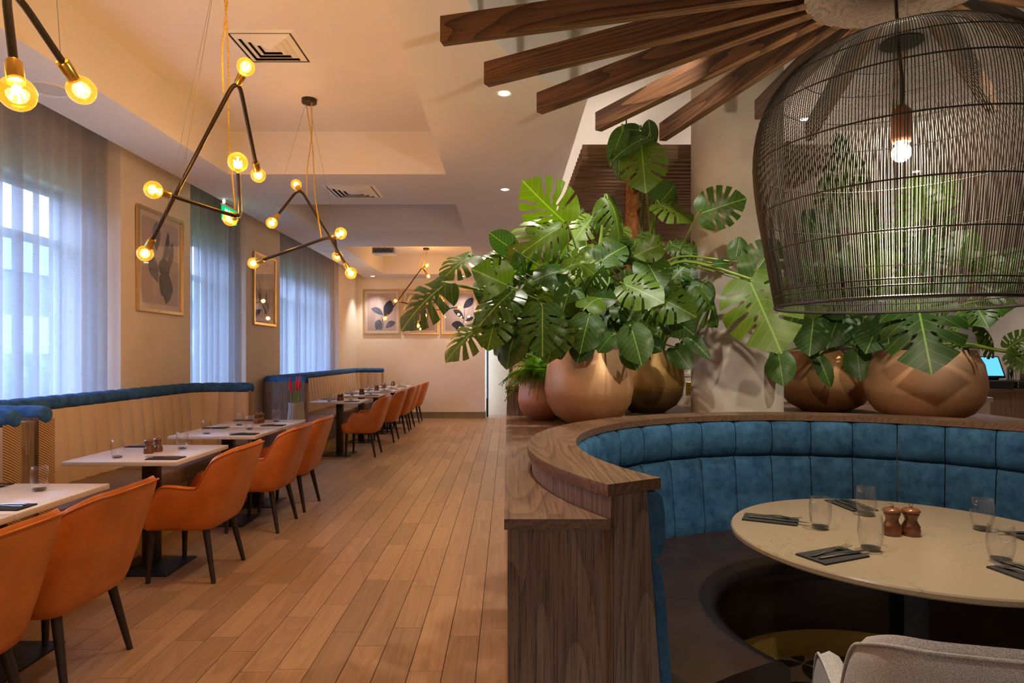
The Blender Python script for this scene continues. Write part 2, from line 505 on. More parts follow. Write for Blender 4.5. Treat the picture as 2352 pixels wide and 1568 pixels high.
M['stem'] = plain('green_stem', (.16, .27, .035), .4, noise=.2, scale=10)
M['soil'] = plain('soil', (.03, .018, .010), .95, noise=.4, scale=30)
M['coir'] = plain('coir_pole', (.26, .095, .028), .95, noise=.5, scale=35, bump=.8)
M['fern'] = leafmat('fern_leaf', (.07, .20, .012), (.17, .34, .02))
M['pot1'] = potmat('copper_pot', (.62, .36, .19), (.42, .20, .09))
M['pot2'] = potmat('pink_pot', (.62, .33, .22), (.38, .15, .08))
M['pot3'] = potmat('gold_pot', (.46, .28, .09), (.06, .03, .012))
M['pot4'] = potmat('bronze_pot', (.46, .25, .10), (.22, .09, .035))
M['pot5'] = potmat('terracotta_pot', (.54, .32, .18), (.36, .18, .09))
M['tile'] = tilemat('encaustic_tile')
M['green'] = emit('exit_green', (.0, .55, .16), .9)
M['signw'] = emit('exit_white', (.9, 1, .95), 1.3)
M['screen'] = emit('pos_screen', (.10, .42, .85), 1.1)
M['slate'] = wood('stone_slab', (.16, .14, .13), (.30, .28, .26), 'X', ring=4, fine=20, rough=.5, vary=0)
M['grass'] = plain('grass', (.06, .16, .05), .95, noise=.3, scale=2)
M['bldg'] = plain('facade', (.10, .13, .18), .9, noise=.1, scale=.4)
M['bldg2'] = plain('facade_band', (.32, .40, .50), .9, noise=.05, scale=.4)
M['vase'] = plain('grey_ribbed_glaze', (.42, .42, .42), .35, noise=.1)
M['red'] = plain('red_petal', (.75, .015, .02), .5, noise=.1)
M['orangef'] = plain('orange_petal', (.85, .25, .01), .6, noise=.2)
M['wframe'] = plain('window_frame_grey', (.30, .32, .34), .5)
M['cream'] = plain('cream_panel', (.62, .52, .34), .6, noise=.04)
# ================================================================== STRUCTURE
XW, CEIL, YF = -3.30, 3.06, 14.0
CX, CY = 1.432, 2.30            # axis of the round booth
XS = -3.095                      # edge of the curtain slot in the ceiling
COF = [(-2.58, -.57, .4, 5.91), (-2.575, -.575, 7.10, 8.65), (-2.575, -.575, 9.88, 13.26)]
CT = 3.454

# floor: screed + oak planks laid one by one
fl = struct(MB().box(XW - .3, .02, -2, 14.9, -.10, -.013).build('floor', M['sub'], smooth=0))
PW, PL = .149, .74
cells = []
rows = int((0.0 - (XW)) / PW) + 1
for i in range(rows):
    off = random.random() * PL; y = -.2 - off
    while y < 14.9:
        L = PL * random.choice((1, 1, 1, .8, 1.2))
        x0 = .012 - (i + 1) * PW
        cells.append((x0, y, L)); y += L
def plank_visible(c):
    x, y, L = c; ym = y + L * .5
    if y + L < 2.6: return False
    px = VX + FPX * (x + PW) / max(y + L, .1)
    return px > -30
vis = sorted([c for c in cells if plank_visible(c)], key=lambda c: (c[1] + c[2] * .5) ** 2 + (c[0] * .6) ** 2)
rest = [c for c in cells if not plank_visible(c)] + vis[300:]
lens = sorted(set(round(c[2], 3) for c in cells))
pm = {L: MB().box(0, PW - .003, 0, L - .0028, -.012, 0).mesh('plank', M['plank'], smooth=0, bevel=.0008, seg=1) for L in lens}
for x, y, L in vis[:300]:
    o = link('plank', pm[round(L, 3)], fl); o.location = (x, y, 0)
mb = MB()
for x, y, L in rest: mb.box(x, x + PW - .003, y, y + L - .0028, -.012, 0)
mb.build('planks_beyond', M['plank'], fl, smooth=0)['kind'] = 'stuff'

# patterned cement tiles inside the booth
fl2 = struct(MB().box(.02, 6.8, -2, 14.9, -.10, -.011).build('floor', M['sub'], smooth=0))
TS = .20
tm = MB(); tm.box(0, TS - .002, 0, TS - .002, -.011, -.0005)
tm.grid(lambda u, v: (u * (TS - .002), v * (TS - .002), 0), 1, 1)
tmesh = tm.mesh('tile', M['tile'], smooth=0)
for i in range(15):
    for j in range(16):
        o = link('tile', tmesh, fl2); o.location = (.04 + i * TS, .2 + j * TS, 0)
struct(MB().box(.02, 6.8, 3.42, 14.9, -.011, 0).build('floor', M['plank'], smooth=0))

# ceiling with coffers, round recess edge and curtain slot
arc = []
c0 = Vector((1.56, 2.71)); rr = 1.77
a0 = PI + math.acos((c0.x - .52) / rr); a1 = PI - math.acos((c0.x - .52) / rr)
for k in range(33):
    a = a0 + (a1 - a0) * k / 32
    arc.append((c0.x + rr * math.cos(a), c0.y + rr * math.sin(a)))
outer = [(XS, -2), (.52, -2)] + arc + [(.52, 14.9), (-.5, 14.9), (-.5, YF), (XS, YF)]
holes = [[(x0, y0), (x0, y1), (x1, y1), (x1, y0)] for x0, x1, y0, y1 in COF]
ce = MB(); ce.prism(outer, CEIL, CT, holes)
ceil = struct(ce.build('ceiling', M['ceil'], smooth=20))
mb = MB()
for x0, x1, y0, y1 in COF: mb.box(x0 - .03, x1 + .03, y0 - .03, y1 + .03, CT, CT + .06)
mb.build('coffer_top', M['ceil'], ceil, smooth=0)
struct(MB().box(-.3, 6.8, -2.1, 15, CT + .001, 3.52).build('ceiling', M['ceil'], smooth=0))
struct(MB().box(-3.82, XS, -2, YF + .1, 3.40, 3.46).build('ceiling', M['ceil'], smooth=0))

# left wall: piers, then the outer wall with window openings
WIN = [(2.3, 5.457), (6.654, 8.07), (9.275, 12.5)]
OPEN = [(2.5, 5.31), (6.9, 7.86), (9.62, 12.2)]
mb = MB(); prev = -2.0
for a, b in WIN:
    mb.box(XW - .26, XW, prev, a, 0, 3.46); prev = b
mb.box(XW - .26, XW, prev, YF + .1, 0, 3.46)
struct(mb.build('wall_left', M['wall'], smooth=0))
mb = MB(); prev = -2.0
for a, b in OPEN:
    mb.box(-3.80, XW - .26, prev, a, 0, 3.46); mb.box(-3.80, XW - .26, a, b, 0, .75); mb.box(-3.80, XW - .26, a, b, 2.73, 3.42); prev = b
mb.box(-3.80, XW - .26, prev, YF + .1, 0, 3.46)
struct(mb.build('wall_outer', M['wall'], smooth=0))
for i, (a, b) in enumerate(OPEN):
    w = thing('window_%d' % (i + 1), 'x', 'window'); del w['label']; del w['category']; w['kind'] = 'structure'
    mb = MB(); t = .035; x0, x1 = -3.74, -3.68
    mb.box(x0, x1, a, b, .75, .75 + t * 1.6).box(x0, x1, a, b, 2.73 - t * 1.6, 2.73).box(x0, x1, a, a + t * 1.6, .75, 2.73).box(x0, x1, b - t * 1.6, b, .75, 2.73)
    mb.box(x0, x1, a, b, 2.27, 2.33)
    n = max(1, round((b - a) / 1.2))
    for k in range(1, n): y = a + (b - a) * k / n; mb.box(x0, x1, y - t, y + t, .75, 2.73)
    mb.build('window_frame', M['wframe'], w, smooth=0)
    for k in range(n):
        y0, y1 = a + (b - a) * k / n, a + (b - a) * (k + 1) / n
        MB().box(-3.712, -3.708, y0 + .02, y1 - .02, .79, 2.29).build('pane', M['pane'], w, smooth=0)
        MB().box(-3.712, -3.708, y0 + .02, y1 - .02, 2.31, 2.70).build('pane', M['pane'], w, smooth=0)

# far wall, corridor beyond it, bar-side walls, wall behind the camera
struct(MB().box(XW - .3, -.5, YF, YF + .18, 0, 3.46).build('wall_far', M['wall'], smooth=0))
struct(MB().box(XW, -.5, YF - .018, YF, 0, .136).box(-.5, -.482, YF - .018, YF + .18, 0, .136).build('baseboard_far', M['skirt'], smooth=0, bevel=.003))
struct(MB().box(-.7, .6, 14.75, 14.9, 0, 3.46).build('wall_corridor', M['cream'], smooth=0))
struct(MB().box(.30, .42, 10.5, 14.9, 0, 3.46).build('wall_passage', M['wall_r'], smooth=0))
struct(MB().box(.30, 6.8, 10.5, 10.62, 0, 3.46).build('wall_bar', M['wall_r'], smooth=0))
struct(MB().box(6.7, 6.8, -2.1, 10.6, 0, 3.46).build('wall_right', M['wall_r'], smooth=0))
struct(MB().box(-3.8, 6.8, -2.12, -2.0, 0, 3.46).build('wall_back', M['wall'], smooth=0))
d = thing('door_1', 'x', 'door'); del d['label']; del d['category']; d['kind'] = 'structure'
MB().box(-.475, -.43, 14.25, 14.30, 0, 2.2).build('door_leaf_edge', M['black'], d, smooth=0)
MB().box(-.474, -.452, 14.235, 14.25, .42, 2.1).build('glass_strip', M['bldg2'], d, smooth=0)

# outdoors: lawn, a low building across the road
struct(MB().box(-60, -3.9, -30, 60, -.3, -.1).build('lawn', M['grass'], smooth=0))
b = thing('office_building', 'dim low building with pale parapet band seen through the curtains', 'building', (-19, 10, 0))
MB().box(-4, 0, -40, 50, -.2, 4.6).build('wall', M['bldg'], b, smooth=0)
MB().box(-4.1, .15, -40, 50, 4.6, 5.9).build('parapet', M['bldg2'], b, smooth=0)
MB().box(-.02, .03, -40, 50, 1.4, 2.9).build('window_band', M['bldg2'], b, smooth=0)
h = MB()
for k in range(60):
    y = -18 + k * .9 + random.uniform(-.2, .2); h.sphere((-13.5, y, .55), .75, 10, 6, (1, 1, random.uniform(.9, 1.3)))
tag(h.build('hedge', M['leafd']), 'clipped dark hedge outside the windows', 'hedge')

# ------------------------------------------------------------------ curtains
wn = ['wide grey-blue voile curtain at the left edge', 'narrow grey-blue voile curtain between the two wall pictures', 'grey-blue voile curtain behind the far banquette']
for i, (a, b) in enumerate(WIN):
    L = b - a - .02
    per = .16 if i == 0 else .15
    rnd = random.Random(3 + i)
    ph = [rnd.uniform(-.35, .35) for _ in range(int(L / per) + 3)]
    am = [rnd.uniform(.55, 1.2) for _ in range(int(L / per) + 3)]
    def fn(u, v, a=a, L=L, ph=ph, am=am, per=per):
        s = u * L; k = s / per; j = int(k); f = k - j; f = f * f * (3 - 2 * f)
        p = ph[j] * (1 - f) + ph[j + 1] * f; A = am[j] * (1 - f) + am[j + 1] * f
        w = math.sin(2 * PI * k + p * 2.2)
        sq = math.copysign(abs(w) ** .55, w)
        return (XW - .115 + .055 * A * sq, a + .01 + s + .018 * math.cos(2 * PI * k) * A, .02 + v * 3.34)
    m = MB(); m.grid(fn, int(L / .011), 3)
    o = m.build('voile_curtain', M['sheer'], smooth=60)
    tag(o, wn[i], 'curtain', 'voile window curtains')

# ------------------------------------------------------------------ ceiling fittings
def downlight(x, y, z, label, watts, angle=75, col=(1, .915, .82), aim=None, group='recessed ceiling downlights'):
    t = thing('downlight', label, 'light', (x, y, z), 0, group)
    MB().lathe([(.036, -.001), (.050, -.004), (.052, -.001), (.052, .0)], 24).build('bezel', M['white'], t)
    MB().lathe([(.0, -.002), (.036, -.002), (.036, 0)], 20).build('lens', M['led'], t)
    if watts:
        l = lamp('SPOT', 'downlight_lamp', (0, 0, -.012), watts, col, t, spot_size=R(angle), spot_blend=.7, shadow_soft_size=.03)
        if aim is not None:
            v = Vector(aim) - Vector((x, y, z - .012)); l.rotation_euler = v.to_track_quat('-Z', 'Y').to_euler()
    return t
def speaker(x, y, label):
    t = thing('ceiling_speaker', label, 'speaker', (x, y, CEIL), 0, 'round ceiling speakers')
    MB().lathe([(.105, -.002), (.12, -.008), (.125, -.002), (.125, 0)], 32).build('rim', M['white'], t)
    MB().lathe([(0, -.003), (.105, -.003), (.105, 0)], 32).build('grille', plain('speaker_grille', (.62, .58, .54), .7, bump=.3, scale=30), t)
speaker(-2.875, 4.013, 'round white ceiling speaker behind the nearest bulbs at left')
speaker(-2.889, 10.38, 'round white ceiling speaker near the far wall corner')

def diffuser(x, y, z, s, label):
    t = thing('air_diffuser', label, 'vent', (x, y, z), 0, 'square ceiling air diffusers')
    h = s / 2
    m = MB()
    for a, b, zz in ((h, h - .03, -.006),):
        for q in range(4):
            c, sn = math.cos(q * PI / 2), math.sin(q * PI / 2)
            P = [(-a, -a, 0), (a, -a, 0), (b, -b, zz), (-b, -b, zz)]
            m.add([(x_ * c - y_ * sn, x_ * sn + y_ * c, z_) for x_, y_, z_ in P], [(0, 1, 2, 3)])
    m.build('frame', M['white'], t, smooth=0)
    MB().box(-h + .03, h - .03, -h + .03, h - .03, -.001, .0).build('throat', M['blackp'], t, smooth=0)
    for k in range(4):
        a = h - .045 - k * .045; b = a - .034; m = MB()
        for q in range(4):
            c, sn = math.cos(q * PI / 2), math.sin(q * PI / 2)
            P = [(-a, -a, -.002), (a, -a, -.002), (b, -b, -.016), (-b, -b, -.016), (-a, -a, -.005), (a, -a, -.005), (b, -b, -.019), (-b, -b, -.019)]
            m.add([(x_ * c - y_ * sn, x_ * sn + y_ * c, z_) for x_, y_, z_ in P], [(0, 1, 2, 3), (4, 7, 6, 5), (0, 4, 5, 1), (2, 6, 7, 3)])
        if k == 3: m.box(-b, b, -b, b, -.018, -.015)
        m.build('louvre', M['white'], t, smooth=0)
diffuser(-1.59, 4.29, CT, .47, 'square louvred air diffuser high in the orange-lit coffer')
diffuser(-1.572, 6.54, CEIL, .52, 'square louvred air diffuser between the two coffers')

# suspended projector in the far coffer
p = thing('projector', 'white ceiling projector hanging in the far lit coffer', 'projector', (-1.97, 10.25, 2.99))
MB().box(-.18, .18, -.12, .14, 0, .105).build('body', M['white'], p, bevel=.012)
MB().box(-.165, .165, -.124, -.118, .018, .09).build('port_panel', plain('port_panel', (.16, .15, .14), .5), p, smooth=0)
for k in range(7): MB().box(-.13 + k * .04, -.105 + k * .04, -.127, -.122, .03 + .02 * (k % 2), .05 + .02 * (k % 2)).build('port', M['blackp'], p, smooth=0)
MB().lathe([(.02, .1), (.02, .46)], 12).build('mount_pole', M['white'], p)

# emergency exit sign hanging under the ceiling edge
s = thing('exit_sign', 'green running-man exit sign hanging below the ceiling beside the voile', 'sign', (-3.05, 6.845, 2.84))
MB().box(-.012, .012, 0, .33, 0, .15).build('panel', M['green'], s, smooth=0)
MB().box(-.02, .02, -.005, .335, .15, .175).build('housing', M['white'], s, bevel=.003)
MB().box(-.004, .004, .03, .045, .175, .22).box(-.004, .004, .285, .30, .175, .22).build('hanger', M['white'], s, smooth=0)
m = MB(); X = .0125
m.box(X, X + .001, .03, .10, .03, .125)                                  # doorway
m.build('pictogram_door', M['signw'], s, smooth=0)
m = MB()
m.lathe([(0, 0), (.011, 0), (.011, .001)], 12, (X, .135, .118), (1, 0, 0))
m.obox((X, .14, .085), ((0, .35, 1), (0, 1, -.35), (1, 0, 0)), (.022, .010, .001))
m.obox((X, .118, .050), ((0, 1, .9), (0, -.9, 1), (1, 0, 0)), (.025, .007, .001))
m.obox((X, .165, .048), ((0, -.6, 1), (0, 1, .6), (1, 0, 0)), (.025, .007, .001))
m.obox((X, .165, .100), ((0, 1, -.3), (0, .3, 1), (1, 0, 0)), (.022, .006, .001))
m.build('pictogram_man', M['signw'], s, smooth=0)
m = MB(); m.box(X, X + .001, .21, .27, .066, .084); m.add([(X, .27, .045), (X, .31, .075), (X, .27, .105)], [(0, 1, 2)])
m.build('pictogram_arrow', M['signw'], s, smooth=0)
MB().lathe([(.0, .0), (.014, .004), (.016, .03), (.0, .05)], 12, (.02, -.01, .17)).build('indicator', M['signw'], s)

# ------------------------------------------------------------------ framed prints
def ink(m, cx, cz, L, wd, ang, bend, X=0):
    """one painted leaf as a flat shape: local x across, z up"""
    n = 9; a = R(ang); pts = []
    for side in (1, -1):
        rng = range(n + 1) if side == 1 else range(n - 1, 0, -1)
        for i in rng:
            t = i / n; w = wd * (math.sin(PI * t) ** .8) * (.75 + .5 * t) * side * .5
            x = w + bend * L * math.sin(PI * t * .9); z = t * L
            pts.append((cx + x * math.cos(a) + z * math.sin(a), cz - x * math.sin(a) + z * math.cos(a)))
    loops = [[Vector((p[0], p[1], 0)) for p in pts]]
    m.add([(p[0], X, p[1]) for p in pts], [tuple(t) for t in tessellate_polygon(loops)])
def picture(loc, rz, w, h, label, design):
    t = thing('framed_print', label, 'picture', loc, rz, 'botanical prints in champagne frames')
    f = .034; m = MB()
    for (x0, x1, z0, z1) in ((-w / 2, w / 2, 0, f), (-w / 2, w / 2, h - f, h), (-w / 2, -w / 2 + f, f, h - f), (w / 2 - f, w / 2, f, h - f)):
        m.box(x0, x1, -.028, 0, z0, z1)
    m.build('frame', M['frame'], t, smooth=0, bevel=.006)
    MB().box(-w / 2 + f, w / 2 - f, -.008, 0, f, h - f).build('mount', M['mount'], t, smooth=0)
    pi = MB().box(-w / 2 + .085, w / 2 - .085, -.010, -.008, .085, h - .085).build('print', M['print'], t, smooth=0)
    for k, (cx, cz, L, wd, ang, bend, mt) in enumerate(design):
        mm = MB(); ink(mm, cx * w, cz * h, L * h, wd * w, ang, bend, -.0108 - k * .0001)
        mm.build('painted_leaf', M[mt], pi, smooth=0)
    MB().box(-w / 2 + f, w / 2 - f, -.016, -.0145, f, h - f).build('glazing', M['picglass'], t, smooth=0)
    return t
D1 = [(-.2, .1, .7, .22, 6, .1, 'inkpale'), (.08, .38, .40, .26, 18, .04, 'inkleaf'), (.05, .42, .32, .16, -62, .10, 'inkleaf2'), (-.16, .10, .25, .20, 22, .0, 'inkleaf2'), (.0, .10, .17, .16, -38, .05, 'inkleaf2'), (.10, .14, .26, .16, 60, -.1, 'inkleaf2'), (.03, .1, .34, .016, -8, .06, 'inkleaf')]
D2 = [(-.15, .1, .7, .2, -5, .1, 'inkpale'), (.02, .10, .52, .018, 6, .1, 'inkleaf'), (-.05, .10, .25, .24, -30, .0, 'inkleaf2'), (.0, .12, .22, .2, 14, .05, 'inkleaf'), (.08, .34, .28, .17, -8, .05, 'inkleaf'), (.20, .1, .52, .016, 4, -.06, 'inkleaf'), (.05, .56, .16, .14, 40, 0, 'inkleaf2')]
D3 = [(.1, .1, .7, .2, 10, -.1, 'inkpale'), (.05, .12, .5, .016, 5, .08, 'inkleaf'), (-.12, .14, .12, .24, 80, .0, 'inkleaf'), (.14, .18, .30, .20, -82, .05, 'inkleaf'), (.12, .34, .32, .15, -50, .08, 'inkleaf'), (.10, .58, .32, .20, 42, .04, 'inkleaf'), (.16, .3, .2, .1, 66, 0, 'inkleaf')]
D4 = [(-.15, .12, .7, .25, 2, .1, 'inkpale'), (-.1, .60, .30, .17, 2, .0, 'inkleaf2'), (-.02, .45, .42, .10, 20, .12, 'inkleaf'), (.15, .42, .34, .12, 16, .05, 'inkleaf'), (.08, .34, .22, .26, 0, .0, 'inkleaf'), (.02, .18, .26, .34, 30, .05, 'inkleaf'), (-.06, .30, .30, .20, -30, .0, 'inkleaf2'), (.12, .1, .2, .2, 10, 0, 'inkleaf')]
D5 = [(-.1, .12, .7, .3, 8, .1, 'inkpale'), (-.2, .10, .55, .12, -8, .06, 'inkleaf'), (-.05, .10, .42, .10, 14, .05, 'inkleaf'), (.05, .16, .20, .24, 12, .0, 'inkleaf'), (.12, .10, .50, .02, 10, .05, 'inkleaf2'), (-.12, .12, .2, .3, -30, 0, 'inkleaf2')]
picture((-2.75, YF, 1.83), 0, .795, .985, 'leaf print on the far wall, leftmost of three', D1)
picture((-1.905, YF, 1.83), 0, .795, .985, 'leaf print on the far wall, middle of three', D2)
picture((-1.05, YF, 1.83), 0, .795, .985, 'leaf print on the far wall beside the monstera, rightmost of three', D3)
picture((XW, 6.068, 1.784), R(90), .79, .955, 'large framed leaf print between the two nearest curtains', D4)
picture((XW, 8.67, 1.784), R(90), .78, .955, 'framed leaf print between the middle and far curtains', D5)
# ================================================================== BANQUETTES
M['mid'] = wood('taupe_oak_z', (.10, .065, .042), (.24, .165, .115), 'Z', ring=5, fine=60, rough=.5, vary=.05, contrast=.6)
XE = -2.63
class Path:
    def __init__(self, pts):
        self.p = [Vector((p[0], p[1])) for p in pts]
        self.s = [0]
        for a, b in zip(self.p, self.p[1:]): self.s.append(self.s[-1] + (b - a).length)
        self.L = self.s[-1]
    def at(self, s):
        s = min(max(s, 0), self.L)
        for i in range(len(self.s) - 1):
            if s <= self.s[i + 1] + 1e-9: break
        a, b = self.p[i], self.p[i + 1]; t = (s - self.s[i]) / max(self.s[i + 1] - self.s[i], 1e-9)
        q = a.lerp(b, t)
        def tan(k):
            u = self.p[max(k - 1, 0)]; v = self.p[min(k + 1, len(self.p) - 1)]; return (v - u).normalized()
        d = tan(i).lerp(tan(i + 1), t).normalized()
        return q, Vector((d.y, -d.x))
    def off(self, s, o):
        q, n = self.at(s); return q + n * o

def banquette(y0, y1, label, near=True, far=True):
    """y0/y1: outer faces of the two wings"""
    t = thing('banquette', label, 'sofa', (-2.9, (y0 + y1) / 2, 0), 0, 'fluted wall banquettes')
    ox, oy = -2.9, (y0 + y1) / 2
    xr = XW + .085
    pts = []
    pts += [(XE, y0 + .065), (xr, y0 + .065)] if near else [(xr, y0)]
    pts += [(xr, y1 - .065), (XE, y1 - .065)] if far else [(xr, y1)]
    P = Path([(p.x - ox, p.y - oy) for p in fillet([Vector((*p, 0)) for p in pts], .30, 8)])
    ns = 60
    rings = []
    for k in range(ns + 1):
        s = P.L * k / ns; a = P.off(s, -.06); b = P.off(s, .02)
        rings.append([(a.x, a.y, 0), (b.x, b.y, 0), (b.x, b.y, 1.045), (a.x, a.y, 1.045)])
    MB().loft(rings).build('back_frame', M['mid'], t, smooth=40)
    N = round(P.L / .16)
    for i in range(N):
        s0, s1 = P.L * i / N, P.L * (i + 1) / N
        def fn(u, v):
            s = s0 + (s1 - s0) * u
            bul = .036 * max(math.sin(PI * u), 0) ** .55 * (.55 + .45 * math.sin(PI * min(max(v, .02), .98)) ** .4)
            q = P.off(s, .022 + .05 * (1 - v) + bul)
            return (q.x, q.y, .44 + v * .575)
        m = MB(); m.grid(fn, 6, 6, lambda u, v: (s0 + (s1 - s0) * u, .44 + v * .61))
        m.build('back_channel', M['fab'], t, smooth=60)
        # bolster roll segment above it
        pr = []; rd = []
        for k in range(7):
            u = k / 6; q = P.off(s0 + (s1 - s0) * u, -.005); pr.append((q.x, q.y, 1.055))
            rd.append(.055 * (1 - .10 * abs(2 * u - 1) ** 4))
        if i == 0 and near:
            q, n = P.at(0); d = Vector((n.y, -n.x)) * -1
            d = (P.at(0)[0] - P.at(.02)[0]).normalized()
            pr = [(pr[0][0] + d.x * e, pr[0][1] + d.y * e, 1.055) for e in (.022, .014)] + pr; rd = [.03, .046] + rd
        if i == N - 1 and far:
            d = (P.at(P.L)[0] - P.at(P.L - .02)[0]).normalized(); e0 = pr[-1]
            pr = pr + [(e0[0] + d.x * e, e0[1] + d.y * e, 1.055) for e in (.014, .022)]; rd = rd + [.046, .03]
        MB().tube(pr, rd, 14).build('bolster_segment', M['bluer'], t, smooth=60)
    # wing end faces in bold herringbone
    for flag, yy, sg in ((near, y0, 1), (far, y1, -1)):
        if not flag: continue
        ya, yb = (yy + .005, yy + .135) if sg == 1 else (yy - .135, yy - .005)
        m = MB(); X = XE - ox
        m.grid(lambda u, v: (X + .006 + .01 * math.sin(PI * u), ya + (yb - ya) * u - oy, v * 1.03), 4, 2, lambda u, v: (u * .13, v * 1.03))
        m.build('wing_end', M['fab2'], t, smooth=60)
        m = MB()                                       # side of the wing below the seat line
        fy = yb if sg == 1 else ya
    # seat cushions, leather front and plinth
    xa, xb = XW + .12 - ox, -2.615 - ox
    ya, yb = (y0 + .12 if near else y0) - oy, (y1 - .12 if far else y1) - oy
    k = max(2, round((yb - ya) / 1.25))
    for i in range(k):
        a = ya + (yb - ya) * i / k; b = ya + (yb - ya) * (i + 1) / k
        MB().box(xa, xb, a + .002, b - .002, .36, .485).build('seat_cushion', M['seat2'], t, bevel=.035, seg=4)
    nf = max(4, round((yb - ya) / .3))
    for i in range(nf):
        a = ya + (yb - ya) * i / nf; b = ya + (yb - ya) * (i + 1) / nf
        MB().box(xb - .06, xb - .012, a + .001, b - .001, .125, .40).build('front_panel', M['seat2'], t, bevel=.012)
    MB().box(xa, xb - .03, ya, yb, 0, .125).build('plinth', M['gold'], t, smooth=0)
    return t
banquette(.4, 3.46, 'fluted beige banquette at lower left edge with blue bolster', near=False)
banquette(3.575, 6.62, 'fluted beige banquette with blue bolster under the two nearest curtains')
banquette(8.30, 13.55, 'long fluted beige banquette with blue bolster below the far curtain')
tag(MB().box(XW + .02, XE - .004, 3.47, 3.565, 0, 1.03).build('partition_panel', M['dkz'], bevel=.003), 'dark wood partition between the two nearest banquette backs', 'partition')

# ================================================================== TABLES
TAB = [ # y0, y1, phrase
    (1.98, 2.595, 'the table cut off at lower left'),
    (2.60, 3.217, 'the table beside the double blue bolster ends'),
    (3.86, 4.585, 'the separate table between two joined pairs'),
    (5.07, 5.70, 'the near joined table by the vase'),
    (5.705, 6.34, 'the far joined table by the vase'),
    (8.65, 9.27, 'the first table beyond the red flowers'),
    (9.93, 10.60, 'the second table beyond the red flowers'),
    (11.10, 11.75, 'the third table beyond the red flowers'),
    (11.755, 12.42, 'the fourth table beyond the red flowers'),
    (12.76, 13.38, 'the last table by the far wall')]
TX0, TX1 = -2.695, -2.0
TXC = (TX0 + TX1) / 2
def cafe_table(y0, y1, label):
    w = y1 - y0
    t = thing('cafe_table', label, 'table', (TXC, (y0 + y1) / 2, 0), 0, 'white square pedestal tables')
    hx = (TX1 - TX0) / 2
    MB().box(-hx, hx, -w / 2, w / 2, .724, .75).build('table_top', M['quartz'], t, bevel=.0025)
    MB().box(-.15, .15, -.15, .15, .712, .724).build('top_plate', M['black'], t, smooth=0)
    MB().box(-.043, .043, -.043, .043, .03, .712).build('column', M['leg'], t, bevel=.004)
    h = .20; m = MB()
    m.loft([[(-h, -h, 0), (h, -h, 0), (h, h, 0), (-h, h, 0)], [(-h, -h, .008), (h, -h, .008), (h, h, .008), (-h, h, .008)], [(-.05, -.05, .034), (.05, -.05, .034), (.05, .05, .034), (-.05, .05, .034)]])
    m.build('base_plate', M['black'], t, smooth=0)
    return t
for y0, y1, ph in TAB:
    cafe_table(y0, y1, 'white quartz pedestal table, ' + ph.replace('the ', '', 1))

# ================================================================== CHAIRS
def sstep(a, b, x):
    t = min(max((x - a) / (b - a), 0), 1); return t * t * (3 - 2 * t)
def chair_meshes(shellm, seatm, legm):
    st = []
    for i in range(12): st.append((-.185 + .275 * i / 12, -.262))
    nA = 64
    for i in range(nA + 1):
        a = -PI / 2 + PI * i / nA
        c, s = math.cos(a), math.sin(a)
        st.append((.09 + .125 * max(c, 0) ** .80, .262 * math.copysign(abs(s) ** .5, s)))
    for i in range(12): st.append((-.185 + .275 * (11 - i) / 12, .262))
    n = len(st)
    rings = []; ridge = []
    for i, (x, y) in enumerate(st):
        a = Vector(st[max(i - 1, 0)]); b = Vector(st[min(i + 1, n - 1)]); d = (b - a).normalized()
        nin = Vector((-d.y, d.x))
        if nin.dot(Vector((-.0 - x, -y))) < 0: nin = -nin
        w = .30 * sstep(.04, .11, x) + .70 * sstep(.10, .213, x)
        e = max(0, (-.085 - x) / .10)
        h = .605 - .17 * e * e - .012 * sstep(-.05, .08, x) + .165 * sstep(.090, .150, x) + .07 * sstep(.12, .205, x) + .006 * (1 - (y / .262) ** 2)
        th = .058
        def P(fr, inset, z0=.325):
            z = z0 + (h - z0) * fr
            q = Vector((x, y)) + nin * inset
            k = z - .325
            return (q.x + k * .30 * w + k * k * .06 * w, q.y * (1 + k * .13 * (1 - .35 * w)), z)
        ring = [P(0, .030), P(.03, .010), P(.12, .0), P(.35, -.004), P(.62, -.003), P(.86, 0), P(.955, .006), P(1.0, th * .5),
                P(.955, th - .006), P(.86, th), P(.62, th), P(.35, th), P(.15, th), P(.05, th)]
        rings.append(ring); ridge.append(P(.968, .003))
    shell = MB().loft(rings).mesh('shell', shellm, smooth=50)
    pip = MB().tube(ridge, .0036, 6).mesh('piping', shellm, smooth=60)
    # inside back channels
    ins = []
    def slab(x0, x1, y, z, r, k=8):
        pts = []
        for q in range(4):
            cx, cy = ((x1 - r, y - r), (x0 + r, y - r), (x0 + r, -y + r), (x1 - r, -y + r))[q]
            for j in range(k + 1):
                a = q * PI / 2 + (PI / 2) * j / k
                pts.append((cx + r * math.cos(a), cy + r * math.sin(a), z))
        return pts
    seat = MB().loft([slab(-.262, .17, .205, .355, .06), slab(-.275, .175, .212, .375, .07), slab(-.278, .175, .213, .42, .07), slab(-.268, .17, .206, .445, .07), slab(-.23, .15, .18, .457, .07)]).mesh('seat', seatm, smooth=60)
    base = MB().loft([slab(-.250, .165, .215, .322, .06), slab(-.256, .17, .222, .335, .06), slab(-.256, .17, .222, .365, .06)]).mesh('seat_base', shellm, smooth=50)
    legs = []
    for (a, b) in (((-.185, -.205, .33), (-.197, -.222, 0)), ((-.185, .205, .33), (-.197, .222, 0)), ((.135, -.18, .345), (.205, -.222, 0)), ((.135, .18, .345), (.205, .222, 0))):
        legs.append(MB().tube([a, b], [.0215, .0135], 12).mesh('leg', legm, smooth=50))
    return shell, pip, seat, base, legs
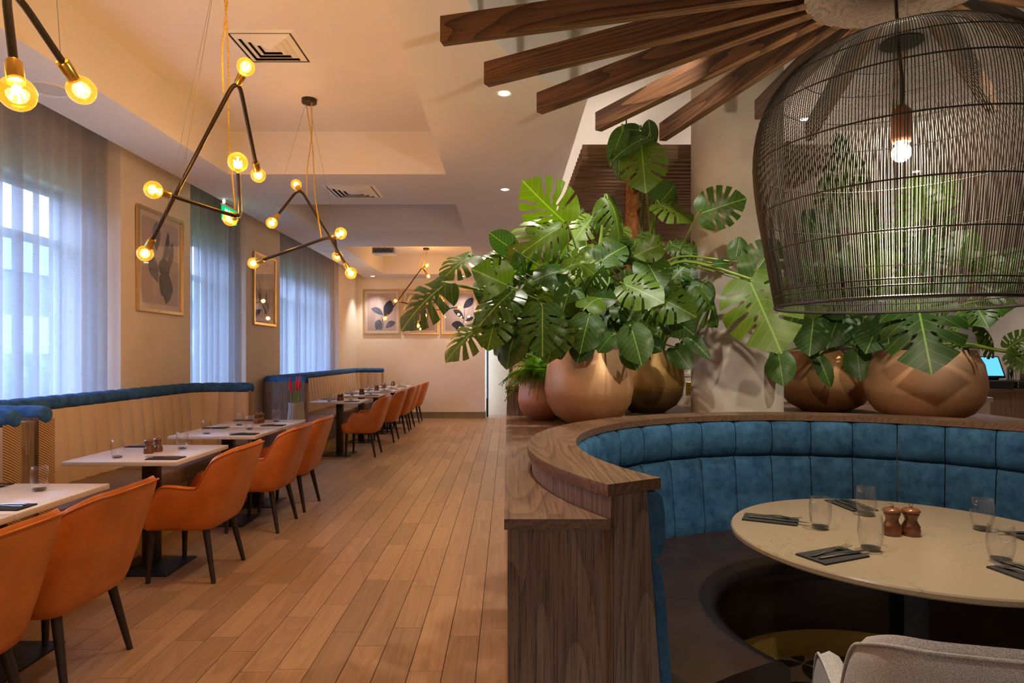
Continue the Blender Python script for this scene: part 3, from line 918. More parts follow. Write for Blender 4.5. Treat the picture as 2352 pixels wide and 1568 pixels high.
def make_chair(ms, name, label, loc, rz, group):
    t = thing(name, label, 'chair', loc, rz, group)
    shell, pip, seat, base, legs = ms
    s = link('shell', shell, t); link('piping', pip, s); link('seat', seat, t); link('seat_base', base, t)
    for l in legs: link('leg', l, t)
    return t
OM = chair_meshes(M['orange'], M['orange_d'], M['leg'])
CH = [(2.18, 'tan leather tub armchair cut off at the lower left corner', 0),
      (2.82, 'tan leather tub armchair beside the one cut off at lower left', 0),
      (4.13, 'tan leather tub armchair at the separate table between joined pairs', 0),
      (5.22, 'tan leather tub armchair at near joined table by vase', 0),
      (5.88, 'tan leather tub armchair at far joined table by vase', 0),
      (8.9, 'tan leather tub armchair at first table beyond the red flowers', 0),
      (10.33, 'tan leather tub armchair at second table beyond the red flowers', 0),
      (11.45, 'tan leather tub armchair at third table beyond the red flowers', 0),
      (12.12, 'tan leather tub armchair at fourth table beyond the red flowers', 0),
      (13.22, 'tan leather tub armchair nearest the far wall', 0)]
for y, lab, rz in CH:
    make_chair(OM, 'tub_chair', lab, (-2.0, y, 0), R(rz), 'tan leather tub armchairs along the banquettes')
GM = chair_meshes(M['grey'], M['grey'], M['leg'])
gc = make_chair(GM, 'tub_chair', 'grey woven fabric tub armchair at the round marble table', (1.075, 1.57, 0), R(-104), None)

# ================================================================== TABLEWARE
def tumbler_meshes():
    pr = [(.0, .001), (.026, .001), (.0285, .004), (.034, .022), (.0395, .055), (.0388, .085), (.0345, .116), (.0338, .1165), (.0330, .116), (.0372, .085), (.0379, .055), (.0325, .024), (.026, .0165), (0, .0155)]
    return MB().lathe(pr, 28).mesh('glass_body', M['glass'], smooth=60), MB().lathe([(0, .002), (.0255, .002), (.030, .0105), (.0, .0145)], 24).mesh('glass_base', M['base'], smooth=60)
TB = tumbler_meshes()
def tumbler(x, y, label, group):
    t = thing('tumbler', label, 'glass', (x, y, .75), random.uniform(0, 6), group)
    link('glass_body', TB[0], t); link('glass_base', TB[1], t)
MILL = (MB().lathe([(0, 0), (.029, 0), (.030, .004), (.030, .022), (.028, .026), (.029, .031), (.025, .037), (.020, .047), (.0195, .055), (.0235, .066), (.026, .071), (.025, .075)], 24).mesh('mill_body', M['mill'], smooth=50),
        MB().lathe([(.025, .0755), (.029, .079), (.029, .084), (.022, .090), (.008, .093), (0, .0935)], 24).mesh('mill_cap', M['mill'], smooth=50),
        MB().lathe([(.0045, .092), (.0045, .097), (.008, .100), (.008, .104), (0, .106)], 12).mesh('mill_knob', M['steel'], smooth=50))
def mill(x, y, label, group, s=1.0):
    t = thing('pepper_mill', label, 'mill', (x, y, .75), 0, group); t.scale = (s, s, s)
    for n, m in zip(('mill_body', 'mill_cap', 'mill_knob'), MILL): link(n, m, t)
NAP = MB().box(-.10, .10, -.0575, .0575, 0, .0035).box(-.099, .10, -.057, .0565, .0038, .006).mesh('napkin', M['napkin'], smooth=0, bevel=.001, seg=1)
def cutlery():
    def strip(prof, n=6):
        """prof: (x, halfwidth, z, halfthick)"""
        rings = []
        for x, w, z, h in prof:
            rings.append([(x, w * math.cos(a), z + h * math.sin(a)) for a in [2 * PI * k / n + PI / n for k in range(n)]])
        return rings
    fk = MB(); fk.loft(strip([(-.10, .004, .004, .001), (-.095, .0085, .004, .0014), (-.06, .006, .0045, .0016), (-.01, .003, .010, .0018), (.02, .003, .011, .0016), (.035, .010, .007, .0010), (.055, .0125, .004, .0009)], 8))
    for k in range(4):
        y = -.0105 + k * .007
        fk.loft(strip([(.054, .0022, .0042, .0009), (.075, .0018, .005, .0008), (.10, .0010, .0105, .0006)], 6)) if False else None
        r = strip([(.052, .0024, .0042, .0009), (.075, .0019, .005, .0008), (.100, .0009, .0105, .0006)], 6)
        fk.loft([[(a, b + y, c) for a, b, c in q] for q in r])
    kn = MB(); kn.loft(strip([(-.11, .004, .004, .002), (-.10, .008, .004, .003), (-.03, .006, .0045, .0034), (-.005, .0055, .0045, .003), (.01, .009, .0045, .0008), (.07, .0095, .0045, .0007), (.105, .004, .0045, .0006), (.112, .0008, .0045, .0005)], 8))
    return fk.mesh('fork', M['steel'], smooth=50), kn.mesh('knife', M['steel'], smooth=50)
FK, KN = cutlery()
def setting(x, y, rz, where, group, near=True):
    n = link('napkin', NAP); n.location = (x, y, .75); n.rotation_euler = (0, 0, rz)
    tag(n, 'dark folded napkin with cutlery ' + where, 'napkin', group)
    c, s = math.cos(rz), math.sin(rz)
    for nm, me, dx, dy, dr in (('fork', FK, .015, .018, .10), ('knife', KN, .03, -.022, -.04)):
        o = link(nm, me); o.location = (x + dx * c - dy * s, y + dx * s + dy * c, .7565); o.rotation_euler = (0, 0, rz + dr)
        tag(o, 'steel %s on the napkin ' % nm + where, nm, group + ', ' + nm + 's')
for i, (y0, y1, ph) in enumerate(TAB):
    if i == 0: continue
    yc = (y0 + y1) / 2; k = (y1 - y0) / .725
    q = ph.replace('the ', '', 1)
    setting(-2.13, yc - .235 * k, PI, 'on aisle side of ' + q, 'napkin settings on cafe tables')
    setting(-2.57, yc + .285 * k, 0, 'on bench side of ' + q, 'napkin settings on cafe tables')
    tumbler(-2.45, yc - .205 * k, 'clear tumbler on bench side of ' + q, 'tumblers on cafe tables')
    tumbler(-2.23, yc + .165 * k, 'clear tumbler on aisle side of ' + q, 'tumblers on cafe tables')
    if i in (1, 3): continue
    mill(-2.352, yc - .03 * k, 'wooden mill, nearer of the pair on ' + q, 'wooden mills on cafe tables')
    mill(-2.335, yc + .05 * k, 'wooden mill, farther of the pair on ' + q, 'wooden mills on cafe tables')

# tall ribbed vase with red flowers between the banquettes
v = thing('floor_vase', 'tall grey ribbed floor vase holding red flowers beside the far banquette', 'vase', (-2.46, 7.45, 0))
rings = []
for z, r in ((0, .10), (.02, .125), (.25, .135), (.55, .105), (.80, .082), (.835, .088), (.835, .075), (.75, .07)):
    rings.append([(r * (1 + .045 * (k % 2)) * math.cos(2 * PI * k / 48), r * (1 + .045 * (k % 2)) * math.sin(2 * PI * k / 48), z) for k in range(48)])
MB().loft(rings).build('vase_body', M['vase'], v, smooth=20)
for k, (dx, dy, hh) in enumerate(((-.05, .0, .30), (-.02, .03, .24), (.03, -.02, .36), (.0, .02, .33))):
    MB().tube([(dx * .4, dy * .4, .7), (dx, dy, .83), (dx * 1.3, dy, .83 + hh * .45)], .010, 8).build('flower_stem', M['stem'], v)
    if k != 1: MB().lathe([(.006, 0), (.017, .03), (.016, .08), (.009, .14), (0, .19)], 10, (dx * 1.3, dy, .83 + hh * .45 - .01), (dx * 1.5, 0, 1)).build('red_bloom', M['red'], v)
# ================================================================== ROUND BOOTH
def pol(r, deg, z): return (CX + r * math.cos(R(deg)), CY + r * math.sin(R(deg)), z)
def sweep(m, prof, a0, a1, n, pinch=0.0, cap=True):
    rings = []
    for k in range(n + 1):
        u = k / n; a = a0 + (a1 - a0) * u
        e = pinch * abs(2 * u - 1) ** 5
        rings.append([pol(r + (e if fr else 0), a, z) for r, z, fr in prof])
    m.loft(rings)
    return m
TH0, TH1 = 210, -30
bo = thing('round_booth', 'round booth seat with blue velvet channelled back and dark wood ledge', 'sofa')
sweep(MB(), [(1.18, 1.04, 0), (1.36, 1.04, 0), (1.362, 1.055, 0), (1.36, 1.07, 0), (1.18, 1.07, 0)], TH0, TH1, 96).build('ledge', M['dky'], bo, smooth=30)
sweep(MB(), [(1.325, 0, 0), (1.345, 0, 0), (1.345, 1.04, 0), (1.325, 1.04, 0)], TH0 - .3, TH1, 96).build('outer_panel', M['dkz'], bo, smooth=30)
for a, b in ((TH0, TH0 - 1.2), (TH1, TH1 + 1.2)):
    sweep(MB(), [(1.17, 0, 0), (1.338, 0, 0), (1.338, 1.04, 0), (1.228, 1.04, 0), (1.172, .5, 0)], a, b, 2).build('end_panel', M['dkz'], bo, smooth=0, bevel=.003)
UP = [(1.228, 1.036, 0), (1.185, 1.037, 1), (1.160, 1.018, 1), (1.150, .97, 1), (1.150, .91, 1), (1.160, .868, 1), (1.185, .852, 1), (1.215, .85, 0)]
LO = [(1.214, .852, 0), (1.180, .846, 1), (1.163, .825, 1), (1.150, .74, 1), (1.137, .60, 1), (1.125, .49, 1), (1.135, .455, 1), (1.178, .455, 0)]
n = (TH0 - TH1) // 10
for i in range(n):
    a = TH0 - i * 10 - (.1 if i else .0); b = TH0 - (i + 1) * 10 + .1
    sweep(MB(), UP, a, b, 8, .016).build('back_channel_upper', M['blue'], bo, smooth=50)
    sweep(MB(), LO, a, b, 8, .014).build('back_channel_lower', M['blue'], bo, smooth=50)
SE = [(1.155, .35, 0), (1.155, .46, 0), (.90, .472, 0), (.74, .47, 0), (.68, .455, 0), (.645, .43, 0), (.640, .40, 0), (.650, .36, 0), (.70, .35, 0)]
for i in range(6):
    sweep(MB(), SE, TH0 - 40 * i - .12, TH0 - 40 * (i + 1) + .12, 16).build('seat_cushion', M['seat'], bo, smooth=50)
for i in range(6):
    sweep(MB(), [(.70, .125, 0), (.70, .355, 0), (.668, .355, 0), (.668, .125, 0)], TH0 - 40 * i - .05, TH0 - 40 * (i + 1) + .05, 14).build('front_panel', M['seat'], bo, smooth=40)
for i in range(12):
    sweep(MB(), [(.69, 0, 0), (.69, .125, 0), (.675, .125, 0), (.675, 0, 0)], TH0 - 20 * i - .03, TH0 - 20 * (i + 1) + .03, 8).build('kick_plate', M['gold'], bo, smooth=40)

# planter counter around the booth
pc = thing('planter_counter', 'dark oak counter wrapping the booth and carrying the potted plants', 'counter')
arcp = [pol(1.349, a, 0)[:2] for a in range(209, 28, -3)]
outl = [(-.009, 1.63), (.262, 1.63)] + arcp + [(3.35, 2.95), (3.35, 5.3), (-.009, 5.3)]
hole = [(1.572 + .305 * math.cos(2 * PI * k / 40), 4.40 + .305 * math.sin(2 * PI * k / 40)) for k in range(40)]
MB().prism(outl, .953, .98, [hole]).build('counter_top', M['dky'], pc, smooth=0, bevel=0)
MB().box(.0, .030, 1.645, 1.665, 0, .953).build('stile', M['dkz'], pc, smooth=0, bevel=.001)
MB().box(.030, .272, 1.652, 1.665, 0, .953).build('front_panel', M['dkz'], pc, smooth=0, bevel=.001)
MB().box(.0, .018, 1.665, 5.29, 0, .953).build('side_panel', M['dky'], pc, smooth=0)
MB().box(.018, 3.34, 5.27, 5.29, 0, .953).build('rear_panel', M['dkx'], pc, smooth=0)
MB().box(3.32, 3.34, 2.97, 5.27, 0, .953).build('end_panel', M['dky'], pc, smooth=0)
pb = thing('stepped_planter', 'dark oak stepped planter block behind the fern pot', 'planter', (.3, 6.5, 0))
MB().box(-.305, .5, -2.13, -.6, .981, 1.158).build('lower_block', M['dkz'], pb, smooth=0)
MB().box(-.315, .5, -2.15, -.6, 1.158, 1.183).build('lower_top', M['dky'], pb, smooth=0, bevel=.003)
MB().box(-.285, .5, -.6, 2.5, 0, 1.36).build('upper_block', M['dkz'], pb, smooth=0)

# round table
rt = thing('round_table', 'round cream marbled table inside the blue velvet booth', 'table', (CX, CY - .015, 0))
MB().lathe([(0, .727), (.592, .727), (.60, .733), (.60, .745), (.596, .75), (0, .75)], 96).build('table_top', M['quartz2'], rt, smooth=30)
MB().box(-.045, .045, -.045, .045, .02, .72).build('column', M['black'], rt, bevel=.003)
MB().lathe([(0, .715), (.2, .715), (.2, .727), (0, .727)], 32).build('top_plate', M['black'], rt)
MB().lathe([(0, 0), (.30, 0), (.30, .008), (.06, .03), (0, .03)], 40).build('base_plate', M['black'], rt)
for (x, y), w in zip(((1.165, 2.385), (1.445, 2.58), (1.205, 2.125), (1.755, 2.365), (1.545, 2.005)),
                     ('leftmost', 'farthest', 'nearest the mills', 'far right', 'near right')):
    tumbler(x, y, 'clear tumbler with thick base on round marble table, ' + w, 'tumblers on the round table')
mill(1.384, 2.305, 'polished dark wooden mill on round table, left of two', 'mills on the round table', 1.06)
mill(1.449, 2.300, 'polished dark wooden mill on round table, right of two', 'mills on the round table', 1.06)
for (x, y, dg), w in zip(((1.03, 2.51, -27), (1.045, 2.06, 24), (1.47, 2.745, -85), (1.53, 1.86, 100), (1.90, 2.27, 176)),
                         ('leftmost on round table', 'at the near left of the round table', 'at the far edge of the round table', 'at the near right of the round table', 'rightmost on round table')):
    setting(x, y, R(dg), w, 'napkin settings on the round table')

# ================================================================== COLUMN, SLATS, RADIAL BEAMS
co_ = thing('column', 'round beige plaster column between the planters', 'column', (1.572, 4.40, 0))
m = MB(); m.lathe([(.30, 0), (.30, 2.655)], 64); m.build('lower_shaft', M['wall_r'], co_, smooth=60)
m = MB(); m.lathe([(.2985, 2.655), (.2985, 2.665)], 64); m.build('joint', M['wall_r'], co_, smooth=60)
m = MB(); m.lathe([(.30, 2.665), (.30, 3.40)], 64); m.build('upper_shaft', M['wall_r'], co_, smooth=60)
sr = thing('slatted_raft', 'raft of dark oak slats under the ceiling behind the monstera', 'ceiling slats', (.55, 4.7, 2.83))
me = MB().box(0, 1.94, 0, .045, 0, .109).mesh('slat', M['slat'], smooth=0, bevel=.001, seg=1)
for k in range(54):
    o = link('slat', me, sr); o.location = (0, k * .106, 0)
MB().box(.4, .43, 0, 5.64, .109, .135).box(1.5, 1.53, 0, 5.64, .109, .135).build('carrier', M['black'], sr, smooth=0)
MB().box(.41, .42, .5, .51, .135, .57).box(.41, .42, 4.5, 4.51, .135, .57).box(1.51, 1.52, .5, .51, .135, .57).box(1.51, 1.52, 4.5, 4.51, .135, .57).build('hanger', M['black'], sr, smooth=0)
for xx in (.30, 1.58):  # unseen glowing strips added on top of the raft to brighten the raised ceiling
    MB().box(xx, xx + .03, .2, 5.5, .136, .146).build('added_uplight', M['upfill'], sr, smooth=0)
rb = thing('radial_beams', 'fan of dark oak beams around a hub above the round table', 'ceiling beams', (CX, CY, 2.736))
bl = MB().box(.325, 1.776, -.0245, .0245, 0, .11).mesh('beam', M['beam'], smooth=0, bevel=.0015, seg=1)
bs = MB().box(.325, 1.35, -.0245, .0245, 0, .11).mesh('beam', M['beam'], smooth=0, bevel=.0015, seg=1)
for k in range(24):
    o = link('beam', bs if k * 15 == 90 else bl, rb); o.rotation_euler = (0, 0, R(k * 15))
MB().lathe([(.30, .005), (.335, .0), (.335, .14), (.30, .14)], 24).build('hub_ring', M['dkz'], rb, smooth=20)
MB().lathe([(0, .05), (.298, .05), (.298, .135), (0, .135)], 64).build('hub_disc', M['wall_r'], rb, smooth=40)
for k in range(3):
    a = R(k * 120 + 20); MB().lathe([(.006, .13), (.006, .664)], 8, (.15 * math.cos(a), .15 * math.sin(a), 0)).build('hanger_rod', M['thin'], rb)

# woven wire pendant
pd = thing('wire_pendant', 'large bell-shaped black wire pendant lamp over the round table', 'lamp', (1.415, CY, 1.575))
prof = [(.420, 0), (.436, .09), (.455, .20), (.476, .32), (.492, .43), (.499, .53), (.494, .62), (.476, .70), (.440, .78), (.385, .845), (.315, .892), (.235, .922), (.15, .938), (.07, .944)]
PP = smooth_path([(r, 0, z) for r, z in prof], 2)
NW = 340
m = MB(); rw = .0013
rnd = random.Random(5)
for k in range(NW):
    a = 2 * PI * (k + rnd.uniform(-.15, .15)) / NW; ca, sa = math.cos(a), math.sin(a)
    vs = []; fs = []
    for i, p in enumerate(PP):
        f = 1 if i < 20 else max(.35, p.x / .3)
        for (dx, dz) in ((rw, 0), (-rw * .6, rw), (-rw * .6, -rw)):
            rr_ = p.x + dx; vs.append((rr_ * ca - dz * f * sa, rr_ * sa + dz * f * ca, p.z))
    for i in range(len(PP) - 1):
        for q in range(3): fs.append((i * 3 + q, i * 3 + (q + 1) % 3, i * 3 + 3 + (q + 1) % 3, i * 3 + 3 + q))
    m.add(vs, fs)
me = bpy.data.meshes.new('shade_wires'); me.from_pydata(m.v, [], m.f); me.materials.append(M['wire'])
o = link('shade_wires', me, pd); o['kind'] = 'stuff'
def rad_at(z):
    for (r0, z0), (r1, z1) in zip(prof, prof[1:]):
        if z0 <= z <= z1: return r0 + (r1 - r0) * (z - z0) / (z1 - z0)
    return prof[-1][0]
for z, r in ((0, .006), (.035, .0025), (.055, .0025), (.20, .0025), (.345, .0026), (.53, .0028), (.70, .0028), (.80, .0024), (.88, .0024), (.925, .0024)):
    q = rad_at(z); MB().tube([(q * math.cos(2 * PI * k / 72), q * math.sin(2 * PI * k / 72), z) for k in range(73)], r, 6, False).build('hoop', M['wire'], pd)
MB().lathe([(.07, .940), (.07, .946), (0, .946)], 24).build('top_disc', M['wire'], pd)
MB().tube([(0, 0, .63), (.004, 0, .8), (-.012, 0, .95), (-.02, 0, 1.10), (-.022, 0, 1.211)], .006, 8).build('cord', M['blackp'], pd)
MB().tube([(.016, 0, .945), (.018, 0, 1.211)], .0018, 6).build('safety_wire', M['white'], pd)
MB().lathe([(.012, .72), (.030, .70), (.034, .68), (.034, .60), (.028, .585), (0, .585)], 20).build('lamp_holder', plain('copper_holder', (.20, .09, .05), .4, metal=.6), pd)
g = MB().sphere((0, 0, .548), .032, 20, 12).build('bulb_globe', M['clearb'], pd, smooth=60)
MB().sphere((0, 0, .550), .013, 12, 8).build('filament', M['filw'], g, smooth=60)
lamp('POINT', 'pendant_light', (0, 0, .545), W_PEND, (1, .88, .70), pd, shadow_soft_size=.03)

# ================================================================== FILAMENT CHANDELIERS
GR = .0415
GLOBE = MB().lathe([(0, -GR)] + [(GR * math.sin(PI * i / 14), -GR * math.cos(PI * i / 14)) for i in range(1, 12)] + [(.018, GR * 1.06), (.016, GR * 1.2), (0, GR * 1.2)], 24).mesh('bulb_globe', M['amber'], smooth=60)
FILM = MB()
for k in range(4):
    a = k * PI / 2 + .4
    FILM.tube([(.006 * math.cos(a), .006 * math.sin(a), .022), (.014 * math.cos(a), .014 * math.sin(a), -.014)], .0034, 6)
FILM = FILM.mesh('filament', M['fil'], smooth=60)
SOCK = MB().lathe([(0, .034), (.0185, .034), (.0195, .038), (.0195, .093), (.0175, .097), (.006, .100), (0, .100)], 20).mesh('socket', M['brass'], smooth=40)
def chandelier(label, canopy, tubes, cords, watts=1.0):
    """tubes: (bulb0, apex, bulb1, apex_bulb or None)"""
    t = thing('chandelier', label, 'chandelier', canopy, 0, 'bent tube filament bulb chandeliers')
    c0 = Vector(canopy)
    MB().lathe([(0, -.035), (.055, -.035), (.06, -.03), (.06, 0), (0, 0)], 28).build('canopy', M['bronze'], t)
    def bulb(pos, d):
        q = Vector((0, 0, 1)).rotation_difference(-Vector(d).normalized())
        for nm, me in (('socket', SOCK), ('bulb_globe', GLOBE)):
            o = link(nm, me, t); o.location = pos - c0; o.rotation_mode = 'QUATERNION'; o.rotation_quaternion = q
        f = link('filament', FILM, o)
        l = lamp('POINT', 'bulb_light', pos - c0, W_BULB * watts, (1, .55, .21), t, shadow_soft_size=.03)
    tops = []
    for b0, ap, b1, ab in tubes:
        path = []
        if b0 is not None:
            d0 = (b0 - ap).normalized(); path.append(b0 - d0 * .095)
        path.append(ap)
        if b1 is not None:
            d1 = (b1 - ap).normalized(); path.append(b1 - d1 * .095)
        pts = fillet(path, .11, 7) if len(path) == 3 else path
        MB().tube([p - c0 for p in pts], .0105, 10).build('tube', M['bronze'], t, smooth=60)
        if b0 is not None: bulb(b0, d0)
        if b1 is not None: bulb(b1, d1)
        mid = pts[len(pts) // 2]
        if ab is not None: bulb(mid + (ab - mid).normalized() * .108, ab - mid)
    for k, (p, thin) in enumerate(cords):
        e = p - c0; st = Vector((random.uniform(-.03, .03), random.uniform(-.03, .03), -.03))
        sag = [st, st.lerp(e, .35) + Vector((.012, 0, 0)), st.lerp(e, .7) + Vector((-.010, 0, 0)), e]
        if thin: MB().tube([st, e], .0009, 5).build('suspension_wire', M['thin'], t)
        else: MB().tube(smooth_path(sag, 5), .0042, 7).build('cord', M['cord'], t)
    return t
chandelier('bent bronze chandelier cut off at top left corner', (-1.30, 1.75, CT),
           [(at(40, 215, 1.55), at(8, -60, 1.66), at(187, 207, 1.95), None), (at(-260, 120, 1.7), at(-120, -140, 1.9), at(30, -240, 1.75), at(-150, -180, 1.9))],
           [(at(140, 140, 1.92), 1), (at(8, -50, 1.66), 0)])
chandelier('largest fully visible bent bronze chandelier in front of the nearest curtain pier', (-1.42, 3.20, CT),
           [(at(333, 582, 3.4), at(546, 172, 3.05), at(593, 402, 3.6), at(592, 95, 2.95)), (at(352, 436, 3.0), at(552, 500, 3.62), at(546, 372, 2.72), at(505, 512, 3.75))],
           [(at(513, 215, 3.12), 0), (at(540, 480, 3.55), 0), (at(412, 445, 3.1), 1), (at(375, 520, 3.3), 1)])
chandelier('mid-distance bent bronze chandelier below the lit coffer', (-1.60, 5.16, CT),
           [(at(624, 512, 4.72), at(688, 430, 5.0), at(806, 627, 4.5), at(672, 408, 5.1)), (at(582, 604, 4.7), at(768, 540, 4.45), at(775, 588, 4.9), at(800, 527, 4.36))],
           [(at(705, 462, 4.93), 0), (at(738, 545, 4.48), 0), (at(625, 495, 4.8), 1), (at(780, 570, 4.6), 1)])
chandelier('distant bent bronze chandelier before the three leaf prints', (-1.58, 12.4, CT),
           [(at(884, 731, 11.6), at(970, 614, 12.2), at(984, 634, 12.3), at(995, 600, 12.2)), (at(909, 691, 11.8), at(1005, 712, 12.1), at(1054, 705, 12.4), None), (at(960, 748, 12.0), at(965, 700, 12.1), at(1016, 692, 12.0), at(996, 682, 11.6))],
           [(at(944, 655, 12.0), 0), (at(968, 630, 12.1), 0), (at(975, 630, 12.2), 1)], watts=1.2)

# ================================================================== BAR IN THE BACKGROUND
bc = thing('bar_counter', 'cream bar counter with pale top behind the potted plants', 'counter', (2.8, 6.3, 0))
MB().box(-1.95, 1.95, 0, .6, 0, .93).build('front', M['white'], bc, smooth=0)
MB().box(-1.97, 1.97, -.02, .62, .93, .975).build('top', M['quartz'], bc, smooth=0, bevel=.003)
sc_ = thing('service_console', 'white console with brass socket plate beside the column', 'console', (1.2, 5.75, 0))
MB().box(0, .75, 0, .4, 0, 1.20).build('body', M['white'], sc_, smooth=0)
MB().box(-.01, .76, -.012, .41, 1.20, 1.225).build('top', M['quartz'], sc_, smooth=0)
sp_ = MB().box(.40, .50, -.006, 0, 1.03, 1.15).build('socket_plate', M['brass'], sc_, smooth=0, bevel=.002)
for a in range(3):
    for b in range(3): MB().box(.418 + a * .026, .426 + a * .026, -.0075, -.006, 1.05 + b * .03, 1.062 + b * .03).build('socket_hole', M['blackp'], sp_, smooth=0)
MB().lathe([(.012, 1.225), (.012, 2.1)], 10, (.46, .1, 0)).build('post', M['white'], sc_)
wb = thing('back_bar', 'dark wood back bar counter carrying the till', 'counter', (5.3, 8.0, 0))
MB().box(-1.35, 1.35, 0, .65, 0, .92).build('body', M['mid'], wb, smooth=0)
MB().box(-1.38, 1.38, -.03, .68, .92, .965).build('top', M['dkx'], wb, smooth=0, bevel=.003)
tag(MB().box(4.3, 5.95, 9.1, 9.2, 0, 2.5).build('dark_panel', plain('charcoal_panel', (.025, .022, .02), .6)), 'charcoal wall panel behind the till', 'panel')
tag(MB().box(5.96, 6.7, 9.08, 9.2, 0, 2.0).build('stone_splashback', M['slate']), 'banded grey stone splashback at the right edge', 'panel')
ti = thing('till', 'black touchscreen till with blue screen on the back bar', 'till', (6.10, 8.2, .965), R(-12))
MB().box(-.24, .24, -.2, .22, 0, .10).build('cash_drawer', M['blackp'], ti, bevel=.006)
MB().lathe([(0, 0), (.008, 0), (.008, .006), (0, .006)], 12, (-.08, -.2, .05), (0, -1, 0)).build('lock', M['steel'], ti)
MB().obox((0, .08, .16), ((1, 0, 0), (0, 1, .25), (0, -.25, 1)), (.16, .12, .03)).build('stand', M['blackp'], ti, bevel=.01)
scn = MB().obox((0, -.01, .27), ((1, 0, 0), (0, .55, .84), (0, -.84, .55)), (.20, .16, .014)).build('screen_body', M['blackp'], ti, bevel=.006)
MB().obox((0, -.0225, .278), ((1, 0, 0), (0, .55, .84), (0, -.84, .55)), (.18, .138, .0015)).build('screen', M['screen'], scn, smooth=0)
es = thing('coffee_grinder', 'steel and black coffee grinder on the back bar at right edge', 'grinder', (6.58, 8.32, .965))
MB().box(-.1, .1, -.12, .12, 0, .10).build('base', M['blackp'], es, bevel=.01)
MB().lathe([(.075, .1), (.075, .26), (.06, .28), (0, .28)], 20).build('body', M['steel'], es)
MB().lathe([(.04, .28), (.085, .40), (.085, .44), (0, .445)], 20).build('hopper', M['base'], es)
pr_ = thing('receipt_printer', 'small black receipt rack beside the till', 'printer', (6.44, 8.1, .965))
for k in range(3): MB().box(-.09, .09, -.1, .1, k * .04, k * .04 + .012).build('tray', M['blackp'], pr_, smooth=0, bevel=.002)
MB().box(-.09, -.08, .08, .1, 0, .1).box(.08, .09, .08, .1, 0, .1).build('bracket', M['steel'], pr_, smooth=0)
# ================================================================== PLANTS
def leaf_outline(cuts, wide=1.0, depth=.72, gap=4.0):
    """heart outline, base sinus at (0,0), tip at (0,1)"""
    def rho(deg):
        key = [(0, .66), (12, .60), (30, .555), (60, .51), (90, .485), (120, .485), (145, .50), (160, .47), (170, .40), (176, .34), (180, .30)]
        for (a, r), (b, q) in zip(key, key[1:]):
            if a <= deg <= b:
                t = (deg - a) / (b - a); t = t * t * (3 - 2 * t); return r + (q - r) * t
        return .3
    cy = .34
    def P(deg, k=1.0):
        r = rho(deg) * k; a = R(deg); return Vector((r * math.sin(a) * wide, cy + r * math.cos(a)))
    half = []; deg = 0
    marks = sorted(cuts)
    ds = list(range(0, 181, 6))
    for d in ds:
        if any(abs(d - c) < gap + 2.5 for c in marks): continue
        half.append((d, P(d)))
    for c in marks:
        inner = Vector((.07 * wide, cy + rho(c) * math.cos(R(c)) * .62 - .05))
        a, b = P(c - gap), P(c + gap); o_ = P(c)
        tip = o_.lerp(inner, depth)
        side = (a - b).normalized() * .020
        half += [(c - gap, a), (c - gap * .5, a.lerp(tip + side, .55) ), (c - .3, tip + side), (c, tip + (inner - o_).normalized() * .02), (c + .3, tip - side), (c + gap * .5, b.lerp(tip - side, .55)), (c + gap, b)]
    half.sort(key=lambda q: q[0])
    right = [p for d, p in half]
    left = [Vector((-p.x, p.y)) for p in reversed(right[1:-1])]
    return right + left
def inside(poly, p):
    c = False; n = len(poly); j = n - 1
    for i in range(n):
        a, b = poly[i], poly[j]
        if (a.y > p.y) != (b.y > p.y) and p.x < (b.x - a.x) * (p.y - a.y) / (b.y - a.y) + a.x: c = not c
        j = i
    return c
def leaf_mesh(name, mat, cuts=(), holes=(), wide=1.0, fold=.2, droop=.25, curl=.15, wav=.02, seed=1, depth=.72):
    poly = leaf_outline(cuts, wide, depth)
    rnd = random.Random(seed)
    V2 = list(poly); E2 = [(i, (i + 1) % len(poly)) for i in range(len(poly))]
    hp = []
    for (hx, hy, rx, ry, ang) in holes:
        for sgn in (1, -1):
            b = len(V2); q = []
            for k in range(10):
                a = 2 * PI * k / 10; x = rx * math.cos(a); y = ry * math.sin(a); c, s = math.cos(R(ang)), math.sin(R(ang))
                q.append(Vector((sgn * (hx + x * c - y * s), hy + x * s + y * c)))
            hp.append(q); V2 += q; E2 += [(b + i, b + (i + 1) % 10) for i in range(10)]
    g = .075; y = -.2
    while y < 1.0:
        x = -.6
        while x < .6:
            p = Vector((x + rnd.uniform(-.01, .01), y))
            if inside(poly, p) and min((p - q).length for q in poly) > .035 and not any(inside(h, p) for h in hp): V2.append(p)
            x += g
        y += g
    for k in range(14): V2.append(Vector((0, .03 + k * .068)))
    vo, eo, fo, *_ = delaunay_2d_cdt(V2, E2, [], 1, 1e-4)
    ph = rnd.uniform(0, 6)
    m = MB(); vs = []; uv = []
    for p in vo:
        x, y = p.x, p.y; ax = abs(x)
        z = fold * ax - curl * ax * ax * 2.2 - droop * max(y, 0) ** 2 - droop * .5 * min(y, 0) ** 2 + wav * math.sin(9 * y + ph + 5 * ax) * ax * 3
        vs.append((x, y, z)); uv.append((x + .5, y))
    fs = [f for f in fo if not any(inside(h, sum((vo[i] for i in f), Vector((0, 0))) / len(f)) for h in hp)]
    m.add(vs, fs, uv)
    return m.mesh(name, mat, smooth=80)
